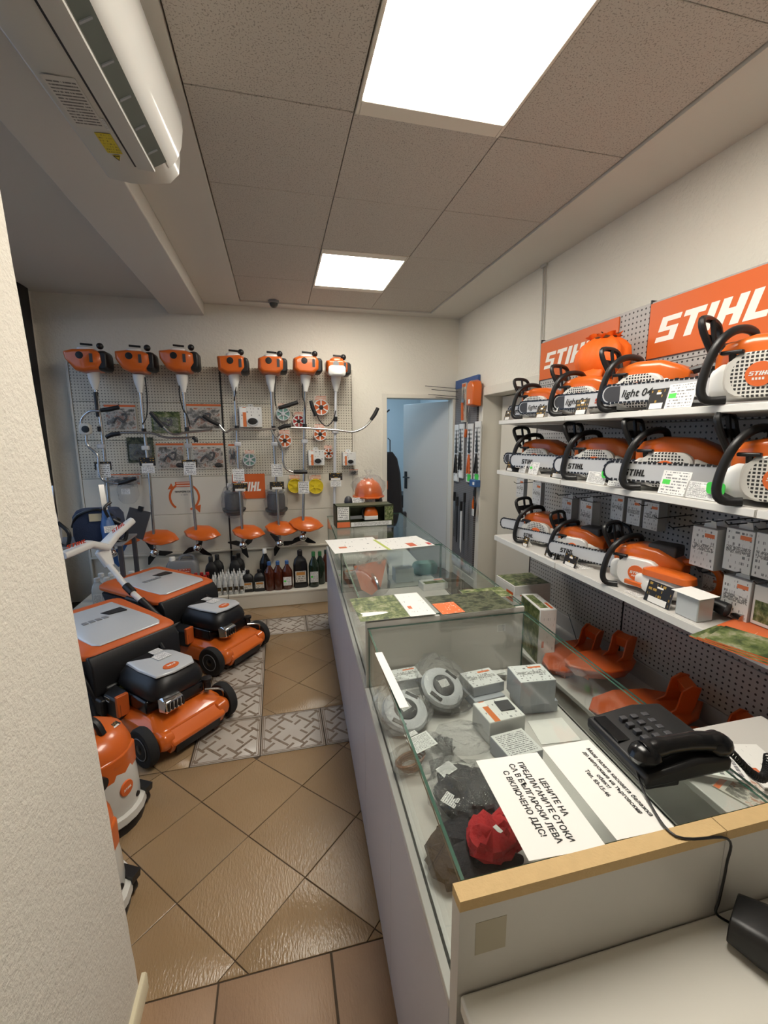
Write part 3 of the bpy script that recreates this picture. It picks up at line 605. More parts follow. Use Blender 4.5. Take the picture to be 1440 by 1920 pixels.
def glove(b, M, L=.05):
    b.loft([[tuple(M @ Vector((x, y0, z+.004))) for x, z in rrect(w, h, h*.45, 3, 0, h/2)] for y0, w, h in ((-.09, .07, .026), (-.05, .066, .03), (0, .085, .034), (.035, .088, .03))])
    for i, (fx_, l) in enumerate(((-.033, .045), (-.011, .058), (.011, .055), (.033, .042))): b.tube([M @ Vector((fx_, .03, .018)), M @ Vector((fx_*1.1, .03+l*.6, .024)), M @ Vector((fx_*1.15, .03+l, .014))], [.012, .0115, .009], 8)
    b.tube([M @ Vector((.035, -.03, .018)), M @ Vector((.06, .005, .022)), M @ Vector((.07, .03, .016))], [.014, .0125, .01], 8)
b = wrinkled(0, .075, .09, .055, 91, 20, 12, .2); glove(b, Matrix.Translation((.02, -.03, .01)) @ Matrix.Rotation(2.2, 4, 'Z')); obj('glove_pair', b, DARKF, t, bevel=.003)
card('barcode_label', .05, .032, P_FINE, (-.03, .055, .058), (1, 0, 0), (0, 1, .1), t); card('barcode_label', .034, .036, P_TEXT, (-.075, -.02, .05), (1, .3, 0), (-.3, 1, .1), t); obj('plastic_bag', wrinkled(0, .095, .115, .075, 11), BAG, t)
x, y = inpix(922, 1592, ZD+.04); t = thing('work_glove', 'red knitted work glove lying on dark gloves at the near end', 'glove', (x, y, ZD+.04), R(-70)); b = wrinkled(0, .05, .062, .052, 17, 18, 10, .2); [b.tube([(q, .03, .02), (q*1.2, .075, .024), (q*1.3, .095, .012)], [.013, .012, .009], 8) for q in (-.03, -.008, .014, .034)]; obj('glove', b, REDF, t, bevel=.003)
card('care_label', .02, .01, PAPER, (0, 0, .056), (1, 0, 0), (0, 1, .1), t)
x, y = inpix(862, 1600, ZD+.02); t = thing('work_gloves', 'black fleece gloves in the near aisle corner of the case, beneath the red glove', 'gloves', (x+.02, y+.005, ZD), R(-80)); b = wrinkled(0, .07, .10, .045, 23, 20, 12, .16); glove(b, Matrix.Translation((.05, .01, 0)) @ Matrix.Rotation(-.3, 4, 'Z')); obj('glove_pair', b, DARKF, t, bevel=.003)

# ---------------------------------------------------------------- middle and far case: brochures, leaflets and goods
def flat(name, lb, cat, c4, m, z, grp=None, lift=0):
    """printed sheet lying flat; c4 = photo positions of near-left, near-right, far-left corner"""
    a, b, c = [spot(*q, Z=z) for q in c4]; w, h = (b-a).length, (c-a).length
    return tag(card(name, w, h, m, a, b-a, c-a), lb, cat, grp)
ZB = .9375
flat('brochure', 'open garden photo brochure at the left end of the middle case', 'brochure', ((676, 1166), (769, 1156), (667, 1122)), P_GARDEN, ZB)
flat('leaflet', 'narrow white leaflet between two photo brochures on the middle case', 'leaflet', ((770, 1156), (818, 1151), (747, 1114)), P_LEAF, ZB+.002)
q0 = obj('printed_tool', MB().prism([(.05+.05*math.cos(a)+.02*math.cos(2*a), .06+.018*math.sin(a)) for a in [i*.35 for i in range(18)]], .0001, .0006), PAPER, bpy.data.objects['brochure'])
br = flat('brochure', 'wide dark brochure with an orange text block on the middle case', 'brochure', ((829, 1154), (968, 1139), (797, 1119)), P_FOREST, ZB+.001)
a, b_, c = [spot(*q, Z=ZB+.003) for q in ((830, 1152), (872, 1147), (815, 1132))]; q = card('orange_text_block', (b_-a).length, (c-a).length, print_mat('orange_text_print', (222, 112, 60), (240, 220, 205), 7, .4), a, b_-a, c-a); q.parent = br; q.matrix_parent_inverse = br.matrix_basis.inverted()
flat('brochure', 'olive landscape brochure lying beyond the orange text brochure', 'brochure', ((880, 1124), (962, 1117), (868, 1106)), P_GARDEN, ZB)
flat('price_leaflet', 'left price leaflet with small tool pictures on the far case', 'leaflet', ((628, 1038), (727, 1030), (632, 1012)), P_LEAF, ZB)
flat('price_leaflet', 'right price leaflet with green edge stripe on the far case', 'leaflet', ((728, 1031), (816, 1022), (716, 1011)), print_mat('white_leaflet_green_edge', (230, 229, 225), (120, 120, 124), 9, .35, band=[((176, 190, 80), .0, .06, 0, 1), ((206, 96, 60), .5, .66, .1, .4), ((196, 50, 50), .9, .98, .1, .3)]), ZB+.001)
x, y = inpix(690, 1080, ZD+.06); t = thing('handle_tube', 'bent steel handle tube lying in the middle case', 'handle', (0, 0, 0)); z = ZD+.16
obj('tube', MB().tube([spot(u, v, Z=z) for u, v in ((640, 1062), (664, 1060))]+[spot(u, v, Z=z-.02) for u, v in ((690, 1070), (704, 1085))]+[spot(711, 1105, Z=z-.07)], .008, 8, 5), STEEL, t); obj('grip', MB().tube([spot(664, 1060, Z=z), spot(674, 1070, Z=z-.02), spot(681, 1084, Z=z-.06)], .011, 8, 3), BLACK, t)
p = spot(690, 1075, Z=ZD+.12); t = thing('bagged_guard', 'orange guard plate in a clear bag standing in the middle case', 'guard', (p.x, 2.36, ZD), R(8)); b = MB().loft([[(x, .02*abs(x)*8, z) for x, z in ((-.10, .20), (.10, .22), (.06, .06), (.0, .02), (-.06, .06))], [(x, .02*abs(x)*8+.004, z) for x, z in ((-.10, .20), (.10, .22), (.06, .06), (.0, .02), (-.06, .06))]])
obj('guard_plate', b, GUARDM, t); obj('plastic_bag', wrinkled(0, .12, .045, .235, 31), BAG, t)
x, y = inpix(812, 1093, ZD+.03); carton('spark_plug_box', 'low white box with photo print on the floor of the middle case', 'box', x, y, ZD, .16, .09, .04, 3, P_BOXW, CARD)
x, y = inpix(760, 1085, ZD+.03); carton('part_box', 'plain pale box left of the photo box in the middle case', 'box', x, y+.06, ZD, .12, .09, .09, 0, None, CARD)
x, y = inpix(665, 1130, ZD); carton('part_box', 'reddish carton close to the aisle glass in the middle case', 'box', x+.06, y+.35, ZD, .11, .2, .05, 3, P_PHOTO, ORANGED)
p = spot(783, 1055, Z=.70); t = thing('goggle_case', 'dark green goggle case far back in the far display case', 'case', (p.x, 2.75, ZD)); obj('shell', MB().loft([[(x*s_, y*s_, z) for x, y in rrect(.17, .1, .03)] for s_, z in ((.9, 0), (1, .03), (.96, .06), (.8, .075))]), TEAL, t)
# chainsaw box and helmet on the far case
t = thing('toy_saw_box', 'open-fronted carton showing an orange and white saw, on the far case', 'box', (.40, 3.12, .937), R(2))
b = MB(); b.box(0, .43, .0, .15, 0, .008); b.box(0, .43, .142, .15, 0, .16); b.box(0, .1, 0, .008, 0, .16); b.box(.1, .43, 0, .008, 0, .04); b.box(.36, .43, 0, .008, .04, .16); b.box(.1, .36, 0, .008, .15, .16); b.box(0, .008, 0, .15, 0, .16); b.box(.422, .43, 0, .15, 0, .16); b.box(0, .43, .0, .15, .152, .16); obj('carton', b, mat('dark_green_carton', (64, 70, 46), .5), t)
card('price_sheet', .085, .095, P_TEXT, (.006, -.002, .06), XB, YU, t); card('orange_strip', .095, .04, mat('orange_print', (216, 110, 62), .5), (.003, -.001, .004), XB, YU, t); card('icon_strip', .31, .032, P_FINE, (.105, -.001, .006), XB, YU, t); card('side_photo', .064, .10, P_GARDEN, (.363, -.001, .045), XB, YU, t)
b = MB().loft([[(x+.27, y+.07, z) for x, y in rrect(.10*s_, .07*s_, .02)] for s_, z in ((1, .05), (1.1, .08), (.9, .12), (.6, .135))]); obj('orange_saw_body', b, ORANGE, t); obj('white_saw_base', MB().box(.215, .32, .03, .11, .042, .075), WHITE, t, bevel=.006); obj('saw_handle', MB().tube([(.21, .05, .06), (.205, .05, .12), (.25, .06, .148), (.31, .06, .14)], .006, 6, 4), BLACK, t); obj('saw_bar', MB().box(.11, .21, .06, .066, .05, .075), MGREY, t)
t = thing('carton', 'brown-grey opened carton under the orange helmet at the far end of the counter', 'box', (.56, 3.42, .937)); obj('box', MB().box(0, .26, 0, .2, 0, .09), DGREY, t, bevel=.006)
t = thing('ear_muffs', 'grey mesh visor and ear muffs lying below the orange helmet', 'visor', (.67, 3.52, 1.028)); b = MB()
b.loft([[(math.cos(a)*r_*1.3, math.sin(a)*r_*.6-.02, z) for a in [math.pi*(1+i/12) for i in range(13)]] for r_, z in ((.11, .0), (.115, .05))], closed=False, caps=False); obj('visor_mesh', b, DGREY, t); obj('ear_cup', MB().ball((-.12, 0, .045), (.035, .05, .045)), DGREY, t); obj('ear_cup', MB().ball((.13, 0, .045), (.035, .05, .045)), DGREY, t)
card('price_tag', .09, .055, P_TEXT, (-.10, -.105, .03), (1, -.05, .1), (0, .3, 1), t); card('price_tag', .085, .055, P_TEXT, (.0, -.105, .02), (1, .0, .05), (0, .3, 1), t)
t = thing('safety_helmet', 'orange safety helmet wrapped in clear bag at the far end of the counter', 'helmet', (.72, 3.53, 1.112)); n = 20
rings = [[(math.cos(2*math.pi*i/n)*r_*1.0, math.sin(2*math.pi*i/n)*r_*1.15-.004, z) for i in range(n)] for r_, z in ((.118, .0), (.116, .02), (.108, .06), (.09, .1), (.06, .128), (.025, .14), (.002, .142))]; obj('shell', MB().loft(rings), ORANGE, t)
b = MB().loft([[(math.cos(a)*r_, math.sin(a)*r_*1.15, z) for a in [2*math.pi*i/n for i in range(n)]] for r_, z in ((.105, .008), (.132, .002), (.132, -.004), (.105, -.002))], caps=False); b.prism([(-.09, -.10), (-.05, -.175), (.05, -.175), (.09, -.10)], -.004, .006); obj('brim', b, ORANGE, t, bevel=.002)
b = MB()
for k in (-.03, 0, .03): b.tube([(k, -.11, .06), (k, -.06, .125), (k, .0, .146), (k, .06, .125)], .005, 6, 3)
obj('ridge', b, ORANGE, t); b = wrinkled(0, .14, .16, .17, 14, amp=.08); b.loft([[(.0+.03*math.cos(2*math.pi*i/8)*s_, .03*math.sin(2*math.pi*i/8)*s_, z) for i in range(8)] for s_, z in ((1, .15), (.4, .18), (1.2, .22))]); obj('plastic_bag', b, BAG, t, (0, 0, -.005))
# leaflets beside the phone
for k, (dx, dy, rz, m, lb) in enumerate(((.10, .10, 20, P_PHOTO, 'orange photo brochure under the phone cord on the side cabinet'), (.20, .17, -15, P_LEAF, 'white leaflet on the side cabinet by the right end board'), (.27, .08, 40, P_FINE, 'grey printed leaflet on the side cabinet near the frame edge'), (.06, .2, 60, P_TEXT, 'small white slip at the back of the side cabinet'))):
    o = obj('leaflet', MB().box(-.05, .05, -.075, .075, 0, .004+.001*k), [m], None, (.955+dx, .565+dy, .7655+k*.0065), (0, 0, R(rz)), uv='xy'); tag(o, lb, 'leaflet')

# ---------------------------------------------------------------- lawn mowers
DECKO = mat('glossy_orange_mower_deck', (214, 102, 32), .25, coat=.5)
def mower(lb, loc, rot):
    t = thing('lawn_mower', lb, 'lawn mower', loc, R(rot), 'lawn mowers')
    def ring(x0, x1, w, z, r=.06): return [(x, y, z) for x, y in rrect(x1-x0, w, r, 4, (x0+x1)/2, 0)]
    b = MB().loft([ring(-.52, .06, .40, .05), ring(-.52, .075, .41, .10), ring(-.51, .06, .40, .155), ring(-.48, .0, .34, .185, .08), ring(-.42, -.08, .26, .195, .09)])
    for s in (-1, 1): b.loft([[(x, s*(.13+y), z) for x, z in rrect(l, h, .03, 3, .02, zc)] for y, l, h, zc in ((0, .16, .08, .11), (.05, .17, .09, .115), (.075, .14, .07, .11))])
    obj('deck', b, DECKO, t, bevel=.006)
    obj('front_lip', MB().prism([(.03, .09), (.115, .085), (.12, .105), (.09, .13), (.03, .165)], -.155, .155, 'y'), DECKO, t, bevel=.008)
    obj('front_opening', MB().prism([(.03, .035), (.095, .035), (.105, .085), (.03, .09)], -.13, .13, 'y'), BLACK, t)
    for s in (-1, 1): obj('lip_cheek', MB().prism([(.0, .045), (.085, .045), (.115, .095), (.06, .14), (.0, .15)], s*.13, s*.158, 'y'), DECKO, t, bevel=.004)
    wheel = [(.03, -.026), (.055, -.024), (.062, -.02), (.082, -.025), (.094, -.023), (.1, -.012), (.1, .012), (.094, .023), (.082, .025), (.062, .02), (.055, .012), (.03, .014)]
    for x, y, s in ((0, .235, 1), (0, -.235, 1), (-.50, .235, 1.12), (-.50, -.235, 1.12)):
        w = obj('wheel', MB().lathe([(r*s, h) for r, h in wheel], 28, (0, 0, 0), 'y'), RUBBER, t, (x, y, .1*s))
        obj('hub_cap', MB().lathe([(.002, -.030), (.014, -.029), (.03, -.024), (.034, -.02), (.034, .02), (.03, .024), (.014, .029), (.002, .030)], 18, (0, 0, 0), 'y'), BLACKG, w)
        obj('hub_ring', MB().tube([(.056*math.cos(a), (-.0245 if y < 0 else .0125), .056*math.sin(a)) for a in [i*math.pi/12 for i in range(24)]], .002, 5, closed=True), MGREY, w)
    obj('axle', MB().tube([(0, -.22, .1), (0, .22, .1)], .009), STEEL, t)
    obj('engine_block', MB().lathe([(.15, .19), (.15, .215), (.12, .22), (.115, .27)], 24, (-.21, 0, 0)), BLACK, t)
    b = MB().box(-.30, -.08, -.165, -.06, .2, .27); b.box(-.12, -.02, -.07, .13, .20, .27); obj('carburettor_housing', b, BLACKG, t, bevel=.01)
    def er(x0, x1, w, z, r): return [(x, y, z) for x, y in rrect(x1-x0, w, r, 4, (x0+x1)/2, 0)]
    obj('engine_cover', MB().loft([er(-.40, -.015, .30, .268, .07), er(-.405, -.005, .31, .30, .08), er(-.40, -.01, .30, .335, .09), er(-.375, -.035, .25, .375, .08), er(-.35, -.06, .2, .388, .07)]), BLACK, t, bevel=.006)
    tp = [(-.33, -.115), (-.20, -.125), (-.05, -.115), (-.025, -.03), (-.03, .09), (-.09, .12), (-.25, .11), (-.33, .06), (-.26, -.01)]
    obj('silver_panel', MB().loft([[(x, y, .386) for x, y in tp], [(x*.98-.003, y*.97, .396) for x, y in tp], [(x*.92-.015, y*.88, .400) for x, y in tp]]), SILVER, t, bevel=.002, label='silver top panel of the engine')
    bg = obj('badge', MB().lathe([(.001, 0), (.042, 0), (.042, .004), (.001, .006)], 24, sq=.72), LORANGE, t, (-.085, -.01, .400), (0, 0, R(-90))); logo(bg, LWHITE, (-.026, -.006, .0068), (1, 0, 0), (0, 1, 0), .013, .052)
    c_ = card('paper_label', .075, .13, P_TEXT, (-.255, .06, .4035), (0, -1, 0), (1, 0, .02), t); c_.scale = (1, .55, 1)
    card('paper_label', .06, .05, P_FINE, (-.33, .07, .402), (0, -1, 0), (1, 0, 0), t)
    obj('muffler', MB().prism([(-.03, .21), (.035, .225), (.04, .285), (.0, .30), (-.04, .29)], -.13, -.03, 'y'), CHROME, t, bevel=.008)
    b = MB()
    for k in range(5): b.box(.0405, .0425, -.12+k*.02, -.11+k*.02, .235, .28)
    obj('muffler_slots', b, DSTEEL, t)['kind'] = 'stuff'
    obj('oil_filler', MB().lathe([(.02, 0), (.02, .05), (.028, .055), (.028, .07), (.01, .075)], 14, (-.02, .15, .2)), BLACK, t); obj('starter_grip', MB().tube([(-.36, .12, .36), (-.42, .13, .39)], .012), BLACK, t)
    obj('fuel_filter', MB().cbox((-.335, -.14, .235), (.05, .05, .07)), mat('yellow_green_sticker', (150, 148, 60), .5), t, bevel=.008)
    obj('cable_rod', MB().tube([(.0, .12, .22), (.05, .19, .2), (.03, .215, .13)], .006, 6, 4), STEEL, t)
    obj('side_lever_box', MB().loft([[(x, -.225, z) for x, z in rrect(.16, .11, .02, 3, -.30, .20)], [(x, -.16, z) for x, z in rrect(.15, .13, .03, 3, -.31, .22)]]), BLACK, t, bevel=.008)
    obj('orange_tab', MB().box(-.245, -.222, -.231, -.17, .17, .285), ORANGED, t, bevel=.004); card('level_marks', .05, .025, P_GOLD, (-.36, -.2255, .225), XB, YU, t)
    # grass catcher with orange lid
    b = MB().loft([[(x, y, z) for x, y in rrect(l, w, .05, 3, xc, 0)] for l, w, z, xc in ((.52, .38, .16, -.80), (.60, .46, .3, -.78), (.64, .52, .43, -.77))]); obj('catcher_bag', b, DARKF, t, bevel=.004)
    b = MB().loft([[(x, y, z+.05*(-.40-x)) for x, y in rrect(l, w, .06, 4, xc, 0)] for l, w, z, xc in ((.66, .54, .425, -.77), (.665, .545, .452, -.77), (.62, .50, .472, -.77), (.56, .44, .478, -.77))]); ld = obj('catcher_lid', b, ORANGED, t, bevel=.006)
    sp_ = [(-1.0, -.17), (-.62, -.20), (-.50, -.195), (-.465, -.17), (-.465, .17), (-.50, .195), (-.62, .20), (-1.0, .17)]
    obj('lid_insert', MB().loft([[(x*k-.77*(1-k), y*k, z+.05*(-.40-x)) for x, y in sp_] for k, z in ((1, .477), (.985, .484), (.94, .487))]), SILVER, ld, bevel=.002)
    obj('lid_grip', MB().prism([(-.86, .03), (-.80, .05), (-.78, .15), (-.86, .15)], .505, .513), BLACK, ld)
    for k in range(4): obj('embossed_mark', MB().box(-.80, -.765, -.11+k*.038, -.082+k*.038, .504, .5095), MGREY, ld)
    obj('rear_flap', MB().prism([(-.46, .22), (-.395, .24), (-.40, .40), (-.435, .452), (-.49, .45)], -.25, .25, 'y'), BLACK, t, bevel=.008)
    obj('rear_housing', MB().prism([(-.50, .15), (-.38, .17), (-.385, .27), (-.45, .30)], -.2, .2, 'y'), BLACK, t, bevel=.01)
    for s in (-1, 1):
        obj('handle_bar', MB().tube([(-.40, s*.235, .2), (-.47, s*.262, .33), (-.58, s*.275, .43), (-.74, s*.28, .45)], .016, 10, 4), BLACK, t)
        obj('handle_bracket', MB().cbox((-.40, s*.235, .19), (.11, .035, .09)), BLACK, t, bevel=.01)
    return t
m1 = mower('near orange lawn mower, partly hidden by the pebbled wall edge', (-.53, 2.315, 0), -45)
m2 = mower('far orange lawn mower with white Y-shaped handlebar, close to the oil bottles', (-.345, 3.14, 0), -38)
iv = Matrix.Translation((-.345, 3.14, 0)) @ Matrix.Rotation(R(-38), 4, 'Z'); iv = iv.inverted()
def m2p(u, v, Y): return iv @ spot(u, v, Y=Y)
obj('handle_pole', MB().tube([m2p(270, 1131, 3.22), m2p(240, 1103, 3.30), m2p(205, 1060, 3.43)], .02, 10, 4), WHITE, m2)
obj('pole_lower', MB().tube([m2p(312, 1172, 3.13), m2p(264, 1125, 3.235)], .026, 10), BLACK, m2); obj('pole_joint', MB().tube([m2p(249, 1111, 3.27), m2p(236, 1098, 3.31)], .028, 10), BLACK, m2)
def arm(b, pts, ws):
    P = [m2p(*q) for q in pts]; rings = []
    for i, p in enumerate(P):
        d = (P[min(i+1, len(P)-1)]-P[max(i-1, 0)]).normalized(); up = Vector((0, 0, 1)); sd = d.cross(up).normalized(); w, h = ws[i]; un = sd.cross(d)
        rings.append([tuple(p+sd*a+un*c) for a, c in rrect(w, h, min(w, h)*.35, 3)])
    b.loft(rings)
hb = MB(); arm(hb, [(206, 1062, 3.46), (193, 1035, 3.49), (196, 1018, 3.5)], [(.06, .05), (.10, .06), (.10, .05)]); arm(hb, [(192, 1030, 3.5), (215, 1003, 3.6), (249, 975, 3.72)], [(.11, .05), (.085, .05), (.05, .05)])
arm(hb, [(196, 1026, 3.5), (168, 1020, 3.38), (118, 1042, 3.2)], [(.10, .05), (.085, .05), (.06, .05)]); h_ = obj('handlebar', hb, WHITE, m2, bevel=.004, label='white Y-shaped handlebar')
for (u, v, Y), (u2, v2, Y2) in (((211, 1000, 3.545), (238, 981, 3.66)), ((124, 1030, 3.16), (168, 1015, 3.33))):
    a, c = m2p(u, v, Y), m2p(u2, v2, Y2); d = (c-a); logo(h_, INKR, a+Vector((0, 0, .0)), d, (iv.to_3x3() @ Vector((0, 0, 1))), .024, d.length*.9)
# ---------------------------------------------------------------- wet and dry vacuum cleaners behind the wall edge
def vac(lb, x, y, rot):
    t = thing('vacuum_cleaner', lb, 'vacuum cleaner', (x, y, 0), R(rot), 'wet and dry vacuum cleaners'); t.scale = (.95, .95, .92)
    e = lambda rx, ry, z, dx=0: [(dx+rx*math.cos(a), ry*math.sin(a), z) for a in [i*math.pi/12 for i in range(24)]]
    obj('base', MB().loft([e(.185, .165, .0), e(.19, .17, .03), e(.18, .16, .05)]), BLACK, t)
    obj('tank', MB().loft([e(.172, .152, .045), e(.176, .158, .10), e(.172, .155, .20), e(.158, .145, .30), e(.15, .138, .33)]), OFFW, t)
    obj('bumper', MB().loft([e(.19, .170, .045), e(.198, .178, .055), e(.194, .174, .085), e(.176, .158, .09)]), OFFW, t)
    obj('motor_lid', MB().loft([e(.158, .146, .30), e(.163, .150, .315), e(.160, .148, .37, -.005), e(.14, .135, .42, -.015), e(.10, .10, .445, -.03), e(.05, .05, .45, -.03)]), ORANGE, t, bevel=.004)
    pv = [(.135, -.10), (.155, -.05), (.165, .0), (.155, .05), (.135, .10)]
    obj('front_plate', MB().loft([[(x_*.985, y_, z) for x_, y_ in pv]+[(x_*.985-.03, y_, z) for x_, y_ in pv[::-1]] for z in (.25, .36)]), ORANGE, t, bevel=.01)
    bg = obj('badge', MB().lathe([(.001, 0), (.034, 0), (.032, .006), (.001, .008)], 20), LORANGE, t, (.168, -.01, .20), (0, R(88), 0)); logo(bg, LWHITE, (.005, -.022, .0085), (0, 1, 0), (-1, 0, 0), .01, .044)
    obj('carry_handle', MB().tube([(-.10, 0, .43), (-.08, 0, .50), (.03, 0, .50), (.07, 0, .44)], .016, 8, 4), BLACK, t)
    obj('hose_socket', MB().lathe([(.04, 0), (.042, .03), (.03, .035), (.028, .06)], 16, (.10, -.11, .30), 'x'), BLACK, t)
    obj('drain_hole', MB().lathe([(.012, 0), (.012, .006), (.004, .007)], 12, (.165, .045, .12), 'x'), BLACK, t)
    for s in (-1, 1): w = obj('caster', MB().lathe([(.03, -.014), (.036, -.01), (.036, .01), (.03, .014)], 14, (0, 0, 0), 'y'), BLACK, t, (.125, s*.115, .036)); obj('caster_bracket', MB().prism([(-.045, .03), (.04, .03), (.045, .065), (-.04, .07)], -.02, .02, 'y'), BLACK, w)
    card('type_label', .06, .028, P_GOLD, (.08, .03, .4345), (0, 1, .0), (-1, 0, .3), t); card('white_price_label', .07, .09, P_TEXT, (.03, -.09, .4475), (0, 1, .0), (-1, 0, .15), t); return t
vac('far white and orange vacuum cleaner, right against the near mower wheel', -.80, 1.86, -25)
vac('near white and orange vacuum cleaner at the pebbled wall edge', -.735, 1.44, -25)

# ---------------------------------------------------------------- back wall display: steel panels, plinth, hung goods
YP, YT = 4.60, 4.42
t = thing('display_rack', 'cream perforated steel display rack behind the hung brushcutters', 'display rack', (0, YP, 0)); dw = t
cols = [(-1.765, -.500), (-.494, .772)]
for x0, x1 in cols:
    for z0, z1, m in ((1.215, 1.565, PEGB), (1.568, 1.915, PEGB), (1.918, 2.25, PEGB)): obj('perforated_panel', MB().box(x0+.002, x1-.002, 0, .02, z0, z1), m, t, bevel=.002, seg=1)
    for z0, z1 in ((.47, .845), (.848, 1.212)): obj('plain_panel', MB().box(x0+.002, x1-.002, 0, .02, z0, z1), PANELW, t, bevel=.002, seg=1)
    obj('bottom_ledge', MB().box(x0, x1, -.02, .02, .45, .468), PANELW, t, bevel=.003)
    obj('plinth', MB().box(x0, x1, -.49, -.47, .0, .122), PANELW, t, bevel=.003); obj('base_shelf', MB().box(x0, x1, -.492, .06, .1225, .14), PANELW, t, bevel=.002)
    obj('rear_panel', MB().box(x0, x1, .03, .045, .14, .47), PANELW, t)
for x in (-1.775, -.497, .782): obj('upright', MB().box(x-.008, x+.008, -.003, .06, .14, 2.26), DSTEEL if x == -.497 else PANELW, t)
for x, z in ((-1.52, 2.20), (-1.14, 2.20), (-.79, 2.2), (-.34, 2.2), (0, 2.2), (.31, 2.2), (.6, 2.2)): obj('bracket', MB().box(x-.03, x+.03, -.12, .0, z-.035, z-.02), STEEL, t)
def B(u, v, Y=YT): return spot(u, v, Y=Y)
def BX(u, v, Y=YT): p = B(u, v, Y); return p.x, p.z
ORD = ['leftmost', 'second', 'third', 'fourth', 'fifth', 'sixth', 'seventh']
def brushcutter(i, c, eng, shaft, guard, bar, grips, white=False, cable=None, blade=True, extra='', tilt=0):
    """c engine centre px; eng: outline of the cowl in px about c; shaft: px list"""
    C = B(*c); t = thing('brushcutter', ('%s brushcutter from the left on the display wall%s' if i else '%s brushcutter on the display wall%s') % (ORD[i], extra), 'brushcutter', (C.x, YT, C.z), 0, 'brushcutters hung on the back wall')
    L = lambda u, v, dy=0.0: tuple(B(u, v)-C+Vector((0, dy, 0)))
    po = [(p[0], p[2]) for p in (L(c[0]+a, c[1]+b) for a, b in eng)]
    cx = sum(p[0] for p in po)/len(po); cz = sum(p[1] for p in po)/len(po); sc = lambda k: [(cx+(x-cx)*k, cz+(z-cz)*k) for x, z in po]
    obj('engine_cowl', MB().loft([[(x, y, z) for x, z in sc(k)] for y, k in ((.12, .86), (.07, 1), (-.07, 1), (-.105, .92), (-.12, .78))]), ORANGE, t, bevel=.008)
    r = max(p[0] for p in po); zt = max(p[1] for p in po); zb = min(p[1] for p in po); h = zt-zb
    obj('air_filter', MB().loft([[(x*k, y, z*k) for x, z in rrect(.085, h*.85, .03, 3)] for y, k in ((.09, .85), (.05, 1), (-.07, 1), (-.1, .8))]), BLACK, t, (r-.012, 0, cz-.005), bevel=.006)
    obj('fuel_knob', MB().ball((0, 0, 0), (.028, .03, .028), 12), BLACK, t, (r-.035, -.02, zt+.032))
    obj('starter_cover', MB().loft([[(x*k, y*k, z) for x, y in rrect(.13, .14, .04)] for z, k in ((0, 1), (.02, .95), (.035, .6))]), WHITE if not white else ORANGE, t, (cx+.0, -.0, zt-.008))
    obj('starter_handle', MB().tube([(-.045, -.03, .044), (.045, -.03, .038)], .009, 8), BLACK, t, (cx+.01, 0, zt))
    obj('vent', MB().lathe([(.001, 0), (.03, 0), (.028, .006), (.001, .008)], 14, (0, 0, 0), 'y', Matrix.Scale(-1, 4, (0, 1, 0))), BLACK if not white else MGREY, t, (cx-.02, -.118, cz+.03))
    obj('vent_bar', MB().box(-.012, .012, -.124, -.112, -.035, .035), DGREY, t, (cx+.065, 0, cz+.01))
    if white: obj('white_cover', MB().loft([[(x, y, z) for x, z in rrect(.17*k, .10*k, .03)] for y, k in ((-.09, 1), (-.125, .95), (-.14, .7))]), WHITE, t, (cx-.01, 0, cz-.03), bevel=.004)
    s0, s1 = Vector(L(*shaft[0])), Vector(L(*shaft[-1])); d = (s1-s0).normalized()
    obj('clutch_housing', MB().tube([s0-d*.04, s0+d*.02, s0+d*.09, s0+d*.11], [.05, .044, .024, .02], 14), WHITE, t)
    obj('shaft', MB().tube([L(*p) for p in shaft], .0135, 10), STEEL if not white else LGREY, t)
    m_ = s0.lerp(s1, .27); obj('shaft_clamp', MB().tube([m_, m_+d*.045], .02, 10), BLACK, t)
    m_ = s0.lerp(s1, .38); obj('handle_clamp', MB().cbox(m_, (.06, .05, .04)), LGREY, t, bevel=.008)
    if i == 0: obj('grip_sleeve', MB().tube([s0+d*.13, s0+d*.34], .019, 10), BLACK, t)
    if bar: obj('handlebar', MB().tube([L(u, v, -.04-.024*(i % 3)) for u, v in bar], .0105, 10, 5), STEEL, t)
    for g in grips: obj('grip', MB().tube([L(u, v, -.04-.024*(i % 3)) for u, v in g], [.017, .02, .018], 10), BLACK, t)
    if cable: obj('throttle_cable', MB().tube([L(u, v, -.02) for u, v in cable], .005, 6, 5), BLACK, t)
    if guard:
        gp = [L(u, v, -.03) for u, v in guard]; ce_ = Vector(gp[0]).lerp(Vector(gp[len(gp)//2]), .5)
        b = MB().loft([[tuple(ce_.lerp(Vector(p), k)+Vector((0, dy+(Vector(p).z-ce_.z)*.9*k, 0))) for p in gp] for k, dy in ((.97, .045), (1, .045), (.985, .032), (.85, .0), (.55, -.02), (.2, -.028))]); obj('guard', b, ORANGE, t, bevel=.004)
    if blade:
        g = Vector(s1); obj('gearbox', MB().ball((0, 0, 0), (.042, .045, .042), 14), CHROME, t, g+Vector((0, -.02, 0))); b = MB()
        for k in range(3):
            M_ = Matrix.Translation(g+Vector((0, .015, -.01))) @ Matrix.Rotation(R(15), 4, 'X') @ Matrix.Rotation(R(120*k+i*37+90), 4, 'Y') ; b.prism([(.0, -.028), (.08, -.03), (.15, .008), (.145, .02), (.06, .022), (0, .028)], -.002, .002, 'y', M_)
        obj('blade', b, DSTEEL if i else BLUE, t)
    return t
def leaf(cx, cy, w, h, rot=0): return [(cx+w*a, cy+h*b*.84) for a, b in ((-.5, -.1), (-.38, -.32), (-.15, -.5), (.15, -.48), (.36, -.25), (.5, .12), (.36, .32), (.1, .5), (-.2, .44), (-.42, .2))]
E1 = [(-38, -18), (-20, -22), (18, -22), (34, -14), (38, 4), (30, 18), (4, 22), (-14, 18), (-34, -4)]
